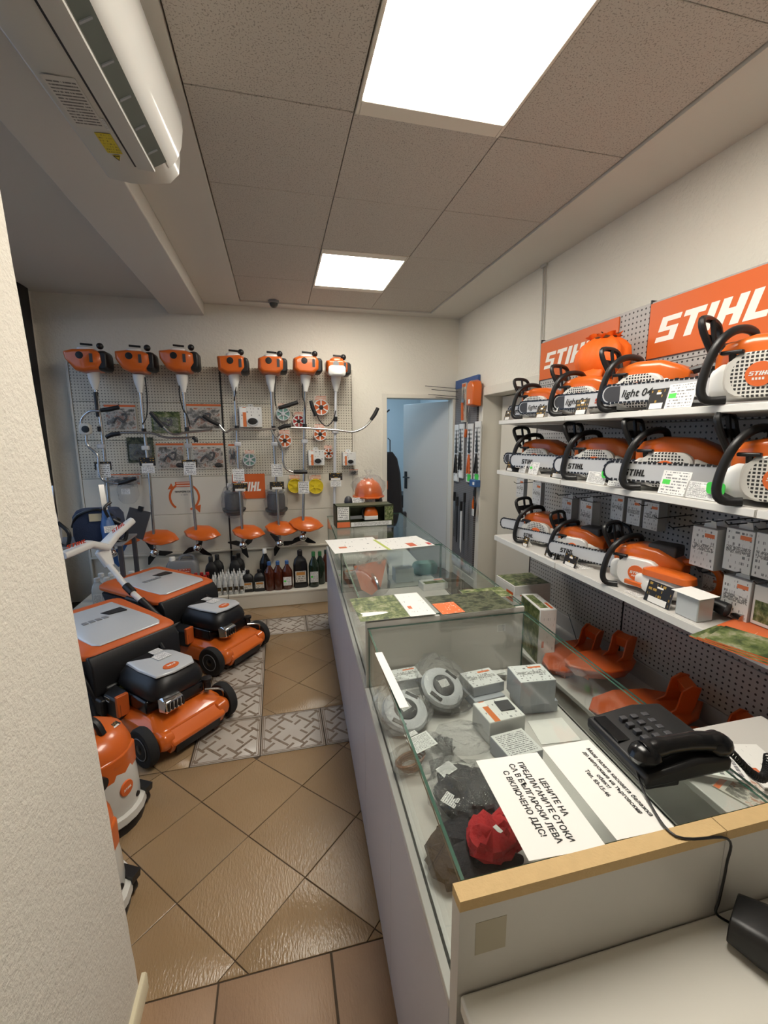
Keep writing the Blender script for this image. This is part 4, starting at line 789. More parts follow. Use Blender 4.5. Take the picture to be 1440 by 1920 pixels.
E2 = [(-36, -20), (-16, -22), (14, -20), (30, -14), (32, 4), (22, 20), (-4, 20), (-20, 14), (-34, -6)]
E3 = [(-27, -16), (14, -18), (24, -14), (26, 6), (18, 16), (-8, 18), (-24, 10)]
E4 = [(-24, -14), (-14, -18), (18, -17), (24, -10), (24, 8), (14, 16), (-16, 14), (-24, 6)]
brushcutter(0, (163, 679), E1, [(176, 706), (190, 800), (199, 880), (213, 1036)], leaf(238, 1011, 50, 22), [(190, 771), (172, 772), (158, 784), (156, 797), (163, 806)], [[(192, 770), (208, 768), (226, 764)], [(224, 906), (240, 902), (257, 896)]], extra=', beside the window frame')
brushcutter(1, (256, 681), E2, [(261, 712), (270, 800), (281, 900), (291, 1035)], leaf(299, 1008, 76, 30), [(228, 812), (250, 811), (287, 812), (312, 820), (340, 821), (366, 820)], [[(204, 820), (214, 815), (230, 813)], [(364, 820), (369, 823), (370, 829)]], cable=[(273, 708), (277, 745), (276, 780), (268, 796)], extra=', in front of the blister packs')
brushcutter(2, (337, 680), E2, [(342, 712), (350, 800), (358, 900), (371, 1026)], leaf(379, 1000, 72, 30), [(311, 801), (322, 811), (334, 815), (352, 811), (375, 809), (400, 806)], [[(287, 774), (299, 788), (311, 801)]], cable=[(344, 705), (337, 730), (343, 765), (352, 780), (357, 800)], extra=', left of the dark panel joint')
brushcutter(3, (435, 686), E3, [(439, 710), (444, 800), (449, 900), (456, 1021)], leaf(466, 998, 64, 28), [(412, 797), (424, 810), (434, 806), (445, 805), (485, 806), (522, 803)], [[(382, 780), (397, 790), (412, 797)], [(522, 804), (534, 799), (545, 798)]], cable=[(444, 705), (442, 735), (439, 752)], extra=', right of the dark panel joint')
brushcutter(4, (508, 688), E4, [(508, 712), (512, 800), (518, 900), (525, 1018)], leaf(528, 991, 64, 28), [(509, 806), (514, 815), (524, 829), (530, 845), (531, 865), (536, 878), (550, 885)], [[(522, 766), (540, 761), (558, 755)], [(550, 884), (562, 884), (575, 884)]], cable=[(517, 706), (515, 740), (517, 762)], extra=', its handle bent downwards')
brushcutter(5, (573, 688), E4, [(573, 712), (571, 800), (570, 900), (568, 1006)], leaf(574, 983, 66, 30), [(545, 802), (590, 804), (630, 807), (658, 810), (676, 804), (687, 795), (694, 786)], [[(692, 788), (699, 778), (705, 766)]], cable=[(568, 705), (567, 740), (571, 760), (573, 795)], extra=' with the wide handlebar')
brushcutter(6, (630, 692), [(-20, -14), (10, -15), (20, -8), (20, 8), (10, 14), (-14, 12), (-20, 4)], [(630, 712), (629, 760), (628, 850), (627, 960)], None, None, [[(582, 752), (586, 766), (592, 780)]], white=True, cable=[(629, 770), (624, 788), (612, 799), (600, 790), (594, 778)], blade=False, extra=', small white-covered one at the right end')
p = B(165, 805); t = thing('throttle_unit', 'white and black throttle control unit hanging on the leftmost brushcutter handle', 'control unit', (p.x, YT-.05, p.z)); obj('housing', MB().loft([[(x, y, z) for x, z in rrect(.085, .10, .03)] for y in (-.03, .03)]), OFFW, t, bevel=.006); obj('black_knob', MB().lathe([(.03, 0), (.028, -.01), (.001, -.012)], 16, (.01, -.03, 0), 'y'), BLACK, t)
obj('drop_tube', MB().tube([B(u, v)-Vector((p.x, YT, p.z)) for u, v in ((166, 815), (169, 835), (187, 853), (190, 880), (198, 900), (226, 906))], .0105, 10, 5), STEEL, t)
# price tags tied to the shafts
def tagp(lb, u, v, dark=True, white=True, two=False):
    p = B(u, v, YT-.03); t = thing('price_tag', lb, 'price tag', (p.x, YT-.032, p.z), 0, 'price tags on the brushcutter shafts')
    obj('clip', MB().box(-.02, .02, .002, .03, -.01, .01), BLACK, t)
    if dark: card('promo_card', .135, .075, P_GOLD, (-.066, 0, -.04), XB, YU, t, .002)
    if white: card('price_card', .105, .06 if not two else .12, P_TEXT, (-.05, -.003, -.105 if dark else -.05), XB, YU, t, .002)
tagp('black and white price tag low on the leftmost brushcutter', 193, 873, two=True); tagp('black and white price tag on the second brushcutter from the left', 276, 865); tagp('long black and white price tag on the third brushcutter', 355, 869, two=True)
tagp('stacked white price tag on the fourth brushcutter, over the visor bag', 447, 893, dark=False, two=True); tagp('white price tag on the fifth brushcutter', 519, 884, dark=False, two=True); tagp('stacked white price tag between the yellow spools', 569, 916, dark=False, two=True); tagp('black and white price tag on the small white brushcutter', 629, 893)
tagp('black promo tag hanging low on the fourth brushcutter', 450, 913, white=False); tagp('black promo tag hanging low on the fifth brushcutter', 519, 910, white=False)
# hung goods
def hook(t, z): obj('peg_hook', MB().tube([(0, .03, z+.012), (0, -.03, z+.006), (0, -.04, z+.014)], .0025, 5), DSTEEL, t)
def pack(lb, u0, v0, u1, v1, m=P_PHOTO, name='blister_pack', cat='blister pack', grp='blister packs on the back wall', deep=.03, badge=None):
    a, b = B(u0, v1, YP-.03), B(u1, v0, YP-.03); w, h = b.x-a.x, b.z-a.z; t = thing(name, lb, cat, (a.x+w/2, YP-.005, a.z), 0, grp)
    obj('backing_card', MB().box(-w/2, w/2, -.006, 0, 0, h), [m], t, uv='xz'); b = MB().loft([[(x, y, z) for x, z in rrect(w*.86*k, h*.66*k, .02, 3, 0, h*.42)] for y, k in ((-.0065, 1), (-deep*.8, .96), (-deep, .86))]); obj('clear_blister', b, BAG, t); hook(t, h*.95)
    if badge: obj('round_mark', MB().lathe([(.001, 0), (.034, 0), (.034, .002), (.001, .003)], 18, (0, 0, 0), 'y', Matrix.Scale(-1, 4, (0, 1, 0)), sq=.7), BLACK, t, (w*.3, -.0066, h*.14))
    b = MB().tube([(x*w, -.014, z*h) for x, z in ((-.25, .3), (-.1, .5), (.1, .35), (.2, .6), (.05, .62))], .01, 7, 4); obj('packed_part', b, DGREY, t)
pack('blister pack under the leftmost brushcutter, showing a blurry tool photo', 198, 758, 252, 808); pack('green photo blister pack right of the second brushcutter', 285, 772, 336, 812, P_GARDEN); pack('orange-topped blister pack right of the third brushcutter', 348, 757, 413, 806)
pack('narrow dark blister pack behind the second brushcutter', 240, 820, 285, 868, P_FOREST); pack('white blister pack with black oval mark, lower row, left one', 295, 830, 343, 880, badge=1); pack('white blister pack with black oval mark, lower row, by the dark joint', 362, 830, 418, 880, badge=1)
pack('small blister pack with tool photo right of the stacked price tag', 192, 888, 262, 912, P_PHOTO)
pack('slim orange-topped blister pack left of the fourth brushcutter shaft', 430, 832, 443, 874); pack('small orange-topped pack right of the small white brushcutter', 655, 880, 672, 892, P_PHOTO)
def hbox(lb, u0, v0, u1, v1, dp=.09, disc=True, grp='white boxes hung on the back wall'):
    a, b = B(u0, v1, YP-dp), B(u1, v0, YP-dp); w, h = b.x-a.x, b.z-a.z; t = thing('trimmer_box', lb, 'box', (a.x+w/2, YP-.004, a.z), 0, grp)
    obj('carton', MB().box(-w/2, w/2, -dp, 0, 0, h), CARD, t, bevel=.002, seg=1); card('printed_face', w*.96, h*.96, P_CHAINB, (-w*.48, -dp-.0008, h*.02), XB, YU, t, .0006); hook(t, h*1.02)
    obj('hang_tab', MB().prism([(-.03, h), (.03, h), (.02, h+.03), (-.02, h+.03)], -.012, -.008, 'y'), CARD, t)
    if disc: obj('window_disc', MB().lathe([(.001, .0), (w*.22, 0), (w*.2, .01), (.001, .012)], 18, (0, 0, 0), 'y', Matrix.Scale(-1, 4, (0, 1, 0)), sq=.7), BLACK, t, (w*.08, -dp-.001, h*.3)); obj('window_rim', MB().tube([(w*.08+w*.25*math.cos(k*.35), -dp-.003, h*.27+w*.17*math.sin(k*.35)) for k in range(18)], .006, 6, closed=True), LGREY, t)
hbox('large white trimmer box with black disc between the fourth and fifth brushcutters', 450, 763, 490, 801); hbox('white trimmer box with black disc right of the sixth brushcutter shaft', 579, 844, 608, 873); hbox('small white trimmer box with black disc at the right edge of the display wall', 643, 848, 667, 873)
def spool(lb, u, v, rp, m, core=BLACK, grp='line spools hung on the back wall'):
    p = B(u, v, YP-.05); r = rp*4.32/823; t = thing('line_spool', lb, 'line spool', (p.x, YP-.006, p.z), 0, grp); My = Matrix.Scale(-1, 4, (0, 1, 0))
    obj('line_coil', MB().lathe([(r*.4, .004), (r*.85, .002), (r*.98, .012), (r*.98, .045), (r*.85, .055), (r*.4, .052)], 24, (0, 0, 0), 'y', My), m, t)
    b = MB()
    for k in range(6): b.box(-.006, .006, -.061, -.054, r*.3, r*.95, Matrix.Rotation(k*math.pi/3, 4, 'Y'))
    b.tube([(r*.93*math.cos(k*.3), -.057, r*.93*math.sin(k*.3)) for k in range(21)], .005, 5, closed=True); obj('spoke_wheel', b, WHITE if core is BLACK else core, t)
    obj('core', MB().lathe([(.001, .066), (r*.28, .064), (r*.3, .05)], 16, (0, 0, 0), 'y', My), BLACK if core is BLACK else core, t); obj('header_card', MB().box(-r*.8, r*.8, -.012, -.009, r*.9, r*1.5), [print_mat('orange_header_card', (226, 214, 200), (214, 96, 40), 3, .6)], t, uv='xz'); hook(t, r*1.35)
SP = ORANGED
spool('large orange line spool, highest on the display wall, by the small white brushcutter', 602, 764, 15, SP); spool('orange line spool half behind the long handlebar on the right', 600, 814, 13, SP); spool('dark orange line spool left of the sixth brushcutter shaft', 560, 790, 12, RED); spool('orange line spool beside the bent handle of the fifth brushcutter', 534, 826, 13, SP)
spool('small orange line spool lowest in the right column', 616, 850, 10, SP); spool('teal line spool above the long handlebar', 531, 776, 13, TEAL, LGREY); spool('teal line spool right of the fourth brushcutter shaft', 468, 862, 12, TEAL, LGREY); spool('yellow line spool left of the sixth brushcutter shaft', 553, 911, 14, YELLOW, YELLOW); spool('yellow line spool right of the sixth brushcutter shaft', 592, 912, 15, YELLOW, YELLOW)
def visor(lb, u, v):
    p = B(u, v, YP-.10); t = thing('bagged_visor', lb, 'visor', (p.x, YP-.1, p.z), 0, 'face visors in bags on the back wall'); b = MB()
    b.loft([[(.085*k*math.cos(a), -.085*k*math.sin(a)+.04, z) for a in [math.pi*i/12 for i in range(13)]] for z, k in ((-.13, .9), (-.05, 1.05), (.05, 1.05), (.10, .9))], closed=False, caps=False); obj('visor_shield', b, DGREY, t); b = MB()
    b.tube([(.095*math.cos(a), -.09*math.sin(a)+.04, -.07-.02*math.sin(a)) for a in [math.pi*i/10 for i in range(11)]], .018, 8); obj('chin_band', b, BLACK, t); obj('head_band', MB().tube([(.08*math.cos(a), -.08*math.sin(a)+.04, .10) for a in [math.pi*i/8 for i in range(17)]], .012, 6), MGREY, t)
    obj('plastic_bag', wrinkled(0, .115, .085, .34, int(u), amp=.1), BAG, t, (0, 0, -.16)); obj('header_card', MB().box(-.05, .05, -.003, 0, .15, .19), CARD, t); hook(t, .18)
visor('black face visor in clear bag behind the fourth brushcutter shaft', 438, 942); visor('grey face visor in clear bag behind the fifth brushcutter shaft', 518, 942)
# sign, poster
a, b_ = B(438, 936, YP-.002), B(496, 888, YP-.002); t = thing('brand_sign', 'small orange sign with white letters low on the display wall behind the visors', 'sign', (a.x, YP-.001, a.z)); w, h = b_.x-a.x, b_.z-a.z
obj('plate', MB().box(0, w, -.006, 0, 0, h), LORANGE, t, bevel=.001, seg=1); logo(t, LWHITE, (.02, -.0068, h*.3), XB, YU, h*.38, w*.85)
a = B(346, 932, YP-.002); t = thing('arrow_poster', 'round poster of two orange arrows on the plain panel under the third brushcutter', 'poster', (a.x, YP-.0015, a.z)); b = MB()
for s in (0, 1):
    ar = [R(200*s+a_) for a_ in range(-70, 76, 8)] if s == 0 else [R(a_) for a_ in range(118, 236, 8)]
    b.loft([[(r_*math.cos(k), -.001, r_*math.sin(k)) for k in ar] for r_ in (.122, .142)], closed=False, caps=False)
b.prism([(.075, -.1), (.13, -.16), (.145, -.08)], -.0015, -.0005, 'y'); b.prism([(-.145, .08), (-.085, .08), (-.11, .14)], -.0015, -.0005, 'y'); obj('arrows', b, ORANGED, t)
obj('header_block', MB().box(-.075, .075, -.0016, 0, .1, .15), [print_mat('orange_header_print', (206, 92, 40), (240, 220, 200), 2, .7)], t, uv='xz')
text(t, 'ПРОВЕРИ СЕГА', .022, INK, (0, -.0018, .045), XB, YU, bold=.0008, align='CENTER'); text(t, 'оферта', .018, INKG, (0, -.0018, .018), XB, YU, align='CENTER')
# ---------------------------------------------------------------- bottles and cans on the base shelf (z .14)
ZS = .1405
def bottle(name, lb, cat, u, Y, r, h, body, cap, grp, shape='round', label=None, neck=.35, capr=None):
    x = spot(u, 1090, Y=Y).x; t = thing(name, lb, cat, (x, Y, ZS), 0, grp); capr = capr or r*neck*1.05; hs = h*.9
    if shape == 'round': obj('bottle_body', MB().lathe([(r*.9, 0), (r, h*.04), (r, h*.58), (r*.92, h*.66), (r*neck, h*.84), (r*neck, hs)], 14), body, t)
    else: obj('bottle_body', MB().loft([[(x_*k, y*k, z) for x_, y in rrect(2*r, 1.3*r, r*.3, 3)] for z, k in ((0, .95), (h*.03, 1), (h*.62, 1), (h*.74, .82), (h*.84, neck), (hs, neck))]), body, t, bevel=.003)
    obj('cap', MB().lathe([(capr, hs*.97), (capr, h*.985), (capr*.8, h), (.001, h)], 12), cap, t)
    if label: card('label', r*1.5, h*.3, label, (-r*.75, -(r if shape == 'round' else r*.65)-.0012, h*.16), XB, YU, t)
    return t
rr = random.Random(3)
for k, (u, Y) in enumerate([(506, 4.2), (522, 4.2), (539, 4.2)]): bottle('oil_bottle', '%s brown oil bottle with blue cap on the base shelf' % ('left', 'middle', 'right')[k], 'bottle', u, Y, .05, .28, BROWNL, BLUE, 'brown bottles with blue caps', label=P_GCARD if k == 2 else None)
bottle('oil_bottle', 'tall dark bottle with white cap behind the blue-capped bottles', 'bottle', 499, 4.36, .055, .37, BLACKG, WHITE, None)
bottle('oil_can', 'tall black oil can with photo label, right of the blue-capped bottles', 'oil can', 564, 4.22, .068, .37, BLACKG, BLACK, None, 'can', P_OIL)
for k, (u, Y) in enumerate([(589, 4.2), (601, 4.27)]): bottle('oil_bottle', '%s dark green bottle with green cap beside the counter end' % ('front', 'rear')[k], 'bottle', u, Y, .05, .35-.02*k, DGREENL, mat('green_cap', (40, 104, 56), .4), 'green-capped bottles', label=P_GCARD if k == 0 else None)
bottle('oil_bottle', 'brown bottle nearest the counter, partly hidden by its base', 'bottle', 612, 4.33, .045, .33, BROWNL, DGREENL, None)
for k, (u, Y) in enumerate([(465, 4.2), (487, 4.2)]): bottle('oil_can', '%s of two short black oil cans with photo labels' % ('left', 'right')[k], 'oil can', u, Y, .052, .21, BLACK, BLACK, 'short black oil cans', 'can', P_OIL)
for k, (u, Y) in enumerate([(443, 4.4), (450, 4.47)]): bottle('oil_can', ('black canister behind the white-tipped bottles', 'second black canister behind the white-tipped bottles, further back')[k], 'oil can', u, Y, .055, .31, BLACK, BLACK, 'black canisters', 'can')
for k, (u, Y) in enumerate([(398, 4.3), (410, 4.36)]): bottle('oil_can', ('tall black double canister, left half, right of the red caps', 'tall black double canister, right half, right of the red caps')[k], 'oil can', u, Y, .055, .34, BLACK, BLACK, 'tall black canisters', 'can')
ORDW = ['leftmost', 'second', 'third', 'fourth', 'fifth', 'rightmost']
def olb(k, kind, row): return '%s%s, %s row on the base shelf' % (kind, ', leftmost' if k == 0 else ', rightmost' if k == 5 else ', %s from the left' % ORDW[k], row)
src = None
for r_ in range(3):
    for k in range(6):
        u, Y = 400+k*10.6+r_*4, 4.165+r_*.075; lb = olb(k, 'small white-tipped bottle', ('front', 'middle', 'back')[r_])
        if src is None: src = bottle('additive_bottle', lb, 'bottle', u, Y, .023, .17, CLEARB, WHITE, 'small white-tipped bottles', neck=.5, label=P_GOLD); obj('spout', MB().tube([(0, 0, .165), (0, 0, .20)], [.008, .003], 8), WHITE, src)
        else: dup(src, lb, (spot(u, 1090, Y=Y).x, Y, ZS))
src = None
for r_ in range(2):
    for k in range(6):
        u, Y = 330+k*11+r_*5, 4.17+r_*.09; lb = olb(k, 'small red-capped bottle', ('front', 'back')[r_])
        if src is None: src = bottle('two_stroke_bottle', lb, 'bottle', u, Y, .026, .2, BROWNL, RED, 'small red-capped bottles', label=None, neck=.6)
        else: dup(src, lb, (spot(u, 1090, Y=Y).x, Y, ZS))
x = spot(345, 1090, Y=4.42).x; t = thing('canister', 'grey plastic canister with red label behind the red-capped bottles', 'canister', (x, 4.43, ZS)); obj('body', MB().loft([[(x_, y, z) for x_, y in rrect(.28*k, .14*k, .03)] for z, k in ((0, .97), (.02, 1), (.25, 1), (.29, .85))]), MGREY, t, bevel=.005); obj('screw_cap', MB().lathe([(.028, .28), (.028, .32), (.024, .325), (.001, .326)], 14, (-.09, 0, 0)), WHITE, t); obj('carry_grip', MB().tube([(-.03, 0, .28), (.0, 0, .33), (.09, 0, .33), (.11, 0, .28)], .014, 8, 3), MGREY, t); card('red_label', .16, .10, P_REDL, (-.08, -.0715, .12), XB, YU, t)
tag(obj('shelf_card', MB().box(-.03, .03, -.002, 0, 0, .05), [P_TEXT], None, (spot(378, 1080, Y=4.11).x, 4.115, .20), uv='xz'), 'white price card on the red-capped bottles', 'price card')
src = None
for r_ in range(2):
    for k in range(6):
        u, Y = 182+k*19+r_*9, 4.12+r_*.14; lb = olb(k, 'pale bottle behind the mowers', ('front', 'back')[r_])
        if src is None: src = bottle('spray_bottle', lb, 'bottle', u, Y, .045, .26, CLEARB, WHITE, 'white-capped bottles behind the mowers', 'can', P_FINE, neck=.5)
        else: dup(src, lb, (spot(u, 1090, Y=Y).x, Y, ZS))
for k, (u, Y, h) in enumerate([(140, 3.95, .30), (160, 4.0, .26)]):
    t = bottle('jug', ('clear plastic jug by the pebbled wall edge on the floor', 'green-tinted jug on the floor behind the near mower')[k], 'jug', u, Y, .07, h, CLEARB if k == 0 else TEAL, WHITE, None); t.location.z = .0005; t.location.x = spot(u, 1120, Y=3.6).x; t.location.y = 3.6
# ---------------------------------------------------------------- tools on the stand at the far left
t = thing('tool_stand', 'grey metal tool stand in the far left corner behind the mower handlebar', 'stand', (-1.86, 3.85, 0)); tsx = t
obj('stand_shelf', MB().box(-.02, .66, -.16, .24, .765, .78), MGREY, t, bevel=.002)
for x in (0, .64):
    for y_ in (-.13, .21): obj('stand_leg', MB().box(x-.015, x+.015, y_-.015, y_+.015, 0, .765), DGREY, t)
b = MB().loft([[(x, y, z) for x, y in rrect(.34*k, .22*k, .05)] for z, k in ((0, .95), (.05, 1), (.2, .96), (.25, .8))]); t = thing('tool_bag', 'dark blue tool bag standing on the stand in the far left corner', 'bag', (-1.42, 3.93, .7805)); obj('bag_body', b, mat('dark_blue_fabric', (44, 54, 78), .8, bump=.4, bscale=100), t, bevel=.006); obj('bag_strap', MB().tube([(-.17, -.06, .12), (-.1, -.12, .22), (.05, -.13, .26), (.17, -.06, .16)], .012, 8, 4), BLACK, t); card('price_card', .10, .06, mat('cream_price_card', (214, 198, 160), .6), (-.02, -.135, .17), (1, .1, 0), YU, t)
def tool(lb, x, y, z, rz, m, tilt=0):
    t = thing('hedge_trimmer', lb, 'hedge trimmer', (x, y, z), 0, 'power tools on the left stand', (R(tilt), 0, R(rz)))
    obj('motor_housing', MB().loft([[(x_, y_, z_) for x_, y_ in rrect(.09*k, .10*k, .03)] for z_, k in ((0, .8), (.04, 1), (.14, 1), (.2, .7), (.26, .5))]), m, t, bevel=.005); obj('rear_grip', MB().tube([(.03, 0, .02), (.10, 0, .0), (.12, 0, .1), (.04, 0, .18)], .014, 8, 4), BLACK, t); obj('front_guard', MB().tube([(0, -.07, .2), (-.02, -.1, .27), (.03, -.08, .31)], .011, 8, 4), BLACK, t); obj('blade', MB().box(-.018, .018, -.005, .005, .25, .46), STEEL, t); card('price_card', .09, .05, P_TEXT, (-.04, -.075, .08), XB, YU, t)
tool('orange hedge trimmer leaning at the far left beside the window frame', -1.80, 3.80, .781, 20, ORANGED, -8); tool('white and grey hedge trimmer left of the blue tool bag', -1.68, 3.75, .781, -15, LGREY, -6)
tool('blue hedge trimmer right of the tool bag', -1.30, 3.76, .781, 30, BLUE, -12)
t = thing('display_board', 'dark grey display board leaning behind the white handlebar', 'board', (-1.31, 4.32, .70), 0, None, (R(-8), R(18), 0)); obj('board', MB().box(-.09, .09, -.01, .01, 0, .26), DGREY, t, bevel=.003); obj('board_clip', MB().box(-.02, .02, -.02, .02, .25, .29), BLACK, t)
t = thing('bagged_parts', 'clear bag with a white label hanging left of the leftmost price tag', 'bag', (spot(235, 945, Y=4.4).x, 4.5, .98)); obj('plastic_bag', wrinkled(0, .09, .05, .22, 41), BAG, t); card('label', .07, .05, P_TEXT, (-.035, -.055, .1), XB, YU, t); hook(t, .24)
# store room: coats and clutter glimpsed through the doorway
t = thing('work_coat', 'dark work coat with orange patch hanging inside the store room', 'coat', (1.32, 5.15, .55)); b = MB().loft([[(math.cos(a)*rx*(1+.1*math.sin(5*a)), math.sin(a)*ry, z) for a in [i*math.pi/8 for i in range(16)]] for z, rx, ry in ((0, .17, .09), (.3, .15, .09), (.6, .13, .08), (.78, .09, .06), (.86, .03, .03))]); obj('coat_body', b, DARKF, t); obj('orange_patch', MB().box(-.13, -.05, -.088, -.08, .42, .52), ORANGED, t); obj('hanger_hook', MB().tube([(0, 0, .86), (0, 0, 1.0), (0, .1, 1.02)], .006, 6), DSTEEL, t)
t = thing('coat_rack', 'black coat rack post inside the store room doorway', 'rack', (1.27, 5.27, 0)); obj('post', MB().tube([(0, 0, 0), (0, 0, 1.95)], .02, 8), BLACK, t); obj('foot', MB().lathe([(.16, 0), (.16, .02), (.02, .04)], 16), BLACK, t); obj('arm', MB().tube([(0, 0, 1.85), (.04, -.12, 1.9)], .01, 6), BLACK, t)
for k, (x, y, z, sx, sy, sz, m, lb) in enumerate(((1.55, 5.6, 0, .5, .4, .42, BLACK, 'large black crate on the store room floor'), (1.62, 5.55, .421, .36, .3, .2, DGREY, 'dark grey carton on the black crate in the store room'), (1.75, 6.2, 0, .6, .4, .75, DARKF, 'dark sack pile at the back of the store room'), (1.45, 5.2, 0, .24, .2, .3, BROWNL, 'dark red box just inside the store room doorway'))):
    t = thing('storage_box', lb, 'box', (x, y, z), .2*k); obj('box', MB().loft([[(a*q, b_*q, c*sz) for a, b_ in rrect(sx, sy, .04)] for c, q in ((0, .96), (.06, 1), (.94, 1), (1, .94))]), m, t, bevel=.006); obj('lid_rim', MB().box(-sx*.46, sx*.46, -sy*.46, sy*.46, sz*1.0, sz*1.0+.012), MGREY if k < 2 else BLACK, t, bevel=.004)

# ---------------------------------------------------------------- right wall: perforated shelving
XP, XF = 1.85, 1.40
t = thing('shelving_unit', 'white three-shelf wall unit with grey perforated back along the right wall', 'shelving', (XP, 0, 0)); ws = t
ys = [2.90, 1.955, 1.005, .055, -.9]
for k in range(4):
    y1, y0 = ys[k], ys[k+1]
    for z0, z1 in ((.40, .66), (.662, .93), (.932, 1.35), (1.352, 1.66), (1.662, 1.945), (1.947, 2.25)): obj('perforated_panel', MB().box(0, .02, y0+.003, y1-.003, z0, z1), PEGR, t, bevel=.002, seg=1)
    obj('plain_panel', MB().box(0, .02, y0+.003, y1-.003, .0, .397), PANELG, t, bevel=.002, seg=1)
    for nm, z, th in (('shelf', 1.695, .026), ('shelf', 1.378, .028), ('shelf', .942, .036)):
        yy = 2.63 if k == 0 else y1; s = obj(nm, MB().box(XF-XP, -.002, y0+.001, yy-.001, z-th, z), LAMI, t, bevel=.0025)
        obj('price_rail', MB().box(XF-XP-.004, XF-XP-.0005, y0+.004, yy-.004, z-th+.003, z-.003), WHITE, s)
        for q in (y0+.03, yy-.03): obj('shelf_bracket', MB().prism([(XF-XP+.06, z-th-.002), (-.0, z-th-.002), (0, z-th-.05)], q-.002, q+.002, 'y'), LGREY, s)
    obj('base_shelf', MB().box(XF-XP, 0, y0+.001, (2.63 if k == 0 else y1)-.001, .275, .30), LAMI, t, bevel=.003); obj('kick_plate', MB().box(XF-XP+.02, XF-XP+.035, y0+.001, (2.63 if k == 0 else y1)-.001, .0, .275), LAMI, t)
for y in ys: obj('upright', MB().box(-.004, .03, y-.0028, y+.0028, .05, 2.26), DSTEEL, t)
S1, S2, S3, S0 = 1.6955, 1.3785, .9425, .3005
for (lb, y0, y1, z0, z1, a) in (('orange brand sign with white letters behind the orange cap bag', 2.16, 2.895, 1.985, 2.235, .60), ('largest orange brand sign with white letters, high on the right wall unit', 1.02, 1.95, 1.975, 2.24, .74)):
    t = thing('brand_sign', lb, 'sign', (XP-.001, y1, z0)); obj('plate', MB().box(-.008, 0, -(y1-y0), 0, 0, z1-z0), LORANGE, t, bevel=.001, seg=1)
    logo(t, LWHITE, (-.0088, -.05 if a < .7 else -.045, (z1-z0)*.27), XR, YU, (z1-z0)*.42, a*.87 if a < .7 else .555)
    obj('registered_mark', MB().tube([(-.009, -.06-a*.80+.01*math.cos(k*.5), (z1-z0)*.74+.01*math.sin(k*.5)) for k in range(13)], .0014, 5, closed=True), LWHITE, t); text(t, 'R', .016, LWHITE, (-.0092, -.06-a*.80+.0055, (z1-z0)*.74-.0055), XR, YU)

